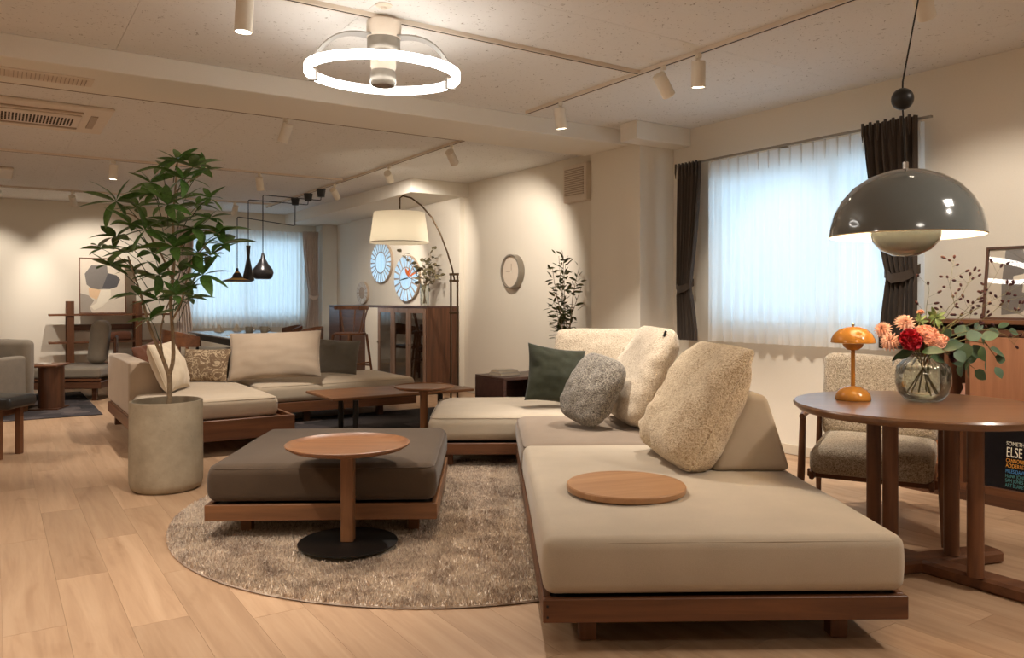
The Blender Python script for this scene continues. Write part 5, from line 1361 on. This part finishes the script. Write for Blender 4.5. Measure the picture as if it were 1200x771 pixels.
# three black pendants on bent rods
def bpend(label, px, d, prof, ztop_px, canopy_px, sc=1.0, ybot=329):
    X = (px-600)/FOC*d; zb = CAM_H-(ybot-HOR)/FOC*d
    t = thing('pendant_lamp', label, 'pendant lamp', (X, d, zb), 0, 'black pendants over the dining table')
    MB().lathe(prof, 40, cap=False).obj('shade', M['blackp'], t, 180)
    MB().lathe([(r*0.96, z+0.002) for r, z in prof], 40, cap=False).obj('shade_lining', M['brassp'], t, 180)
    top = prof[-1][1]; zt = CAM_H-(ztop_px-HOR)/FOC*d-zb
    yr_c = canopy_px; cw = R(3.58, yr_c)
    e = Vector((cw.x-X, cw.y-d, H-0.022-zb-0.10))
    zt = min(zt, e.z-0.05)
    MB().tube([(0, 0, top-0.005), (0, 0, zt-0.02), (e.x*.01, e.y*.01, zt-0.004), (e.x*.03, e.y*.03, zt), (e.x*0.97, e.y*0.97, zt+0.004), (e.x*.995, e.y*.995, zt+0.012), (e.x, e.y, e.z+0.01)], 0.006, 8).obj('rod', M['blackmatte'], t, 180)
    MB().lathe([(0.045, 0.0), (0.060, 0.10)], 24, c=tuple(e)).obj('canopy', M['blackmatte'], t, 40)
    MB().lathe([(0.0005, 0.05), (0.03, 0.06), (0.0005, 0.10)], 14, cap=False).obj('bulb', M['bulb'], t, 180)
    return t
M['blackp'] = plain('hammered_black', srgb(52, 50, 52), 0.32, metal=0.5, nz=0.2, bump=0.3, scale=60)
M['brassp'] = plain('brass_inside', srgb(190, 150, 80), 0.3, metal=0.8)
bpend('wide flat black pendant nearest the tree over the dining table', 278, 9.9, [(0.185, 0.0), (0.178, 0.012), (0.07, 0.045), (0.05, 0.09), (0.02, 0.13), (0.012, 0.17)], 254, 11.0, ybot=330)
bpend('tall narrow black pendant in the middle over the dining table', 291, 10.12, [(0.075, 0.0), (0.072, 0.03), (0.045, 0.16), (0.017, 0.30), (0.024, 0.40), (0.028, 0.45)], 234, 10.45, ybot=329)
bpend('onion shaped black pendant closest to the column over the dining table', 308, 9.7, [(0.085, 0.0), (0.110, 0.02), (0.128, 0.075), (0.118, 0.12), (0.07, 0.18), (0.03, 0.25), (0.014, 0.32)], 227, 9.95, ybot=327)

# ------------------------------------------------------------------ left back corner
sh = rthing('open_shelf', 'walnut open shelf rack with four posts against the back wall', 'shelf', 1.40, 13.20)
for x in (-0.45, 0.45):
    for y in (-0.14, 0.14):
        MB().box(x-0.045, x+0.045, y-0.02, y+0.02, 0, 1.14, bev=0.004).obj('post', M['walnutZ'], sh)
for z in (0.20, 0.52, 0.925):
    MB().box(-0.72, 0.93, -0.115, 0.115, z, z+0.028, bev=0.003).obj('shelf_board', M['walnutX'], sh)
MB().box(-0.72, 0.93, -0.175, -0.162, 0.925, 0.945).obj('edge_lip', M['walnutX'], sh)
for z in (0.70, 0.05):
    MB().box(-0.45, 0.45, 0.165, 0.18, z, z+0.09).obj('back_slat', M['walnutX'], sh)
pa = rthing('framed_picture', 'framed abstract print of grey and cream shapes on the shelf rack', 'picture', 1.38, 13.15, 0.9560)
pa.rotation_euler = (rad(-5), 0, ROOM)
PW_, PH_ = 0.62, 0.83
pw0 = -0.31
MB().box(pw0, pw0+PW_, 0, 0.02, 0, 0.014).obj('frame_bar', M['walnutX'], pa); MB().box(pw0, pw0+PW_, 0, 0.02, PH_-0.014, PH_).obj('frame_bar', M['walnutX'], pa)
MB().box(pw0, pw0+0.014, 0, 0.02, 0.014, PH_-0.014).obj('frame_bar', M['walnutZ'], pa); MB().box(pw0+PW_-0.014, pw0+PW_, 0, 0.02, 0.014, PH_-0.014).obj('frame_bar', M['walnutZ'], pa)
MB().box(pw0+0.014, pw0+PW_-0.014, 0.012, 0.016, 0.014, PH_-0.014).obj('print', M['pr1'], pa)
def S(pts): return [(pw0+0.014+u*(PW_-0.028), 0.014+v*(PH_-0.028)) for u, v in pts]
shp(S([(0.0, 0.0), (0.26, 0.0), (0.20, 0.10), (0.30, 0.22), (0.18, 0.32), (0.0, 0.36), (0, 1), (0.22, 1), (0.3, .9), (0.0, .9)][:6]), 0.0118, M['pr6'], pa)
shp(S([(0.10, 0.72), (0.25, 0.88), (0.60, 0.88), (0.62, 0.70), (0.50, 0.44), (0.30, 0.42), (0.14, 0.52)]), 0.0116, M['pr2'], pa)
shp(S([(0.62, 0.74), (0.82, 0.70), (0.90, 0.62), (0.82, 0.48), (0.66, 0.44), (0.48, 0.44)]), 0.0108, M['pr4'], pa)
shp(S([(0.18, 0.46), (0.48, 0.42), (0.36, 0.24), (0.20, 0.30)]), 0.0108, M['pr5'], pa)
shp(S([(0.45, 0.42), (0.68, 0.43), (0.68, 0.26), (0.46, 0.10), (0.30, 0.05), (0.22, 0.12), (0.36, 0.18)]), 0.0100, M['pr3'], pa)
o = MB().add(*(lambda m: (m.v, m.f))(rbox(0.30, 0.14, 0.12, 0.04, 0.02, n=4))).obj('leather_bag', M['rust'], None, 180); weld(o)
o.location = R(1.62, 13.20, 0.5485); o.rotation_euler = (0, 0, ROOM); tag(o, 'small rust leather bag on the middle board of the shelf rack', 'bag')
# daybed with upright cushion
db = rthing('daybed', 'low walnut daybed with a grey mattress in front of the shelf rack', 'daybed', 0.72, 10.72)
db.location = (-5.50, 9.32, 0)
db.rotation_euler = (0, 0, rad(8))
MB().box(-0.75, 0.75, -0.42, 0.42, 0.14, 0.22, bev=0.006).obj('frame', M['darkX'], db)
MB().box(-0.75, 0.75, -0.43, -0.405, 0.235, 0.255).obj('upper_rail', M['walnutX'], db)
for x in (-0.66, 0.66):
    for y in (-0.34, 0.34):
        MB().box(x-0.025, x+0.025, y-0.025, y+0.025, 0, 0.14).obj('leg', M['darkZ'], db)
        MB().box(x-0.02, x+0.02, y-0.02, y+0.02, 0.22, 0.26).obj('spacer', M['darkZ'], db)
s_ = rbox(1.48, 0.84, 0.115, 0.03, 0.01, n=8, wr=0.004).obj('mattress', M['grey2'], db, 180); weld(s_); s_.location = (0, 0, 0.26)
cu = rbox(0.20, 0.60, 0.50, 0.075, 0.01, n=8, wr=0.012, seed=3).obj('cushion', M['grey2'], None, 180); weld(cu)
cu.location = (-5.08, 9.66, 0.392); cu.rotation_euler = (0, rad(6), rad(24)); tag(cu, 'thick grey cushion standing upright on the walnut daybed', 'cushion')
bk = thing('back_support', 'dark wooden back support behind the upright grey cushion', 'backrest', (-4.91, 9.74, 0.39), rad(24))
MB().box(0.0, 0.03, -0.25, 0.25, 0.04, 0.32, bev=0.01).obj('panel', M['darkY'], bk)
for y in (-0.2, 0.2): MB().box(0.0, 0.03, y-0.02, y+0.02, 0.0, 0.04).obj('post', M['darkZ'], bk)
rg3 = rthing('rug', 'dark grey rug beneath the armchair at the left', 'rug', -0.45, 10.05)
MB().box(-1.38, 1.38, -1.17, 1.2, 0.0005, 0.009, bev=0.003).obj('rug_field', M['darkrug'], rg3)
# pedestal table
ptb = thing('pedestal_table', 'small walnut table on a thick oval pedestal beside the armchair', 'side table', (-4.90, 8.35, 0.010), rad(10))
MB().box(-0.20, 0.14, -0.20, 0.20, 0.445, 0.468, bev=0.008).obj('tabletop', M['walnutX'], ptb)
MB().lathe([(0.12, 0.012), (0.12, 0.445)], 36, c=(0.02, 0, 0), sy=1.2).obj('pedestal', M['darkZ'], ptb, 40)
MB().box(-0.15, 0.14, -0.16, 0.16, 0.0, 0.012).obj('foot_plate', M['darkX'], ptb)
o = MB().box(-0.05, 0.05, -0.07, 0.07, 0, 0.012).obj('notebook', M['book'], None); o.location = (-4.94, 8.30, 0.4785); tag(o, 'thin pale notebook on the pedestal table', 'book')
# grey armchair
ga = thing('armchair', 'grey tweed armchair with low wooden base at the left edge', 'armchair', (-5.40, 7.78, 0.010), rad(0))
MB().box(-0.45, 0.45, -0.36, 0.40, 0.06, 0.135, bev=0.005).obj('base_frame', M['teakX'], ga)
for x in (-0.38, 0.38):
    for y in (-0.26, 0.32): MB().box(x-0.03, x+0.03, y-0.03, y+0.03, 0, 0.06).obj('foot', M['teakZ'], ga)
for sx in (-1, 1):
    a_ = rbox(0.12, 0.72, 0.44, 0.03, 0.0, n=6).obj('arm', M['grey2'], ga, 180); weld(a_); a_.location = (sx*0.395, 0, 0.137)
sd_ = rbox(0.66, 0.08, 0.44, 0.03, 0, n=6).obj('outer_panel', M['grey2'], ga, 180); weld(sd_); sd_.location = (0.0, -0.32, 0.137)
a_ = rbox(0.64, 0.56, 0.16, 0.05, 0.02, n=6).obj('seat_cushion', M['grey2'], ga, 180); weld(a_); a_.location = (0, 0.03, 0.20)
a_ = rbox(0.88, 0.16, 0.60, 0.06, 0.0, n=8, wr=0.01).obj('back_cushion', M['grey2'], ga, 180); weld(a_); a_.location = (0.04, 0.30, 0.140)
# black leather stool at the frame edge
bt = thing('bench', 'black leather bench seat with walnut legs cut off by the left edge', 'bench', (-3.90, 5.80, 0), rad(0))
s_ = rbox(0.62, 0.34, 0.085, 0.03, 0.008, n=6).obj('seat', plain('black_leather', srgb(38, 38, 38), 0.4), bt, 180); weld(s_); s_.location = (0, 0, 0.365)
MB().box(-0.29, 0.17, -0.14, 0.14, 0.30, 0.365, bev=0.004).obj('apron', M['walnutX'], bt)
for x in (-0.26, 0.20):
    for y in (-0.12, 0.12): MB().box(x-0.022, x+0.022, y-0.022, y+0.022, 0, 0.365, bev=0.004).obj('leg', M['walnutZ'], bt)
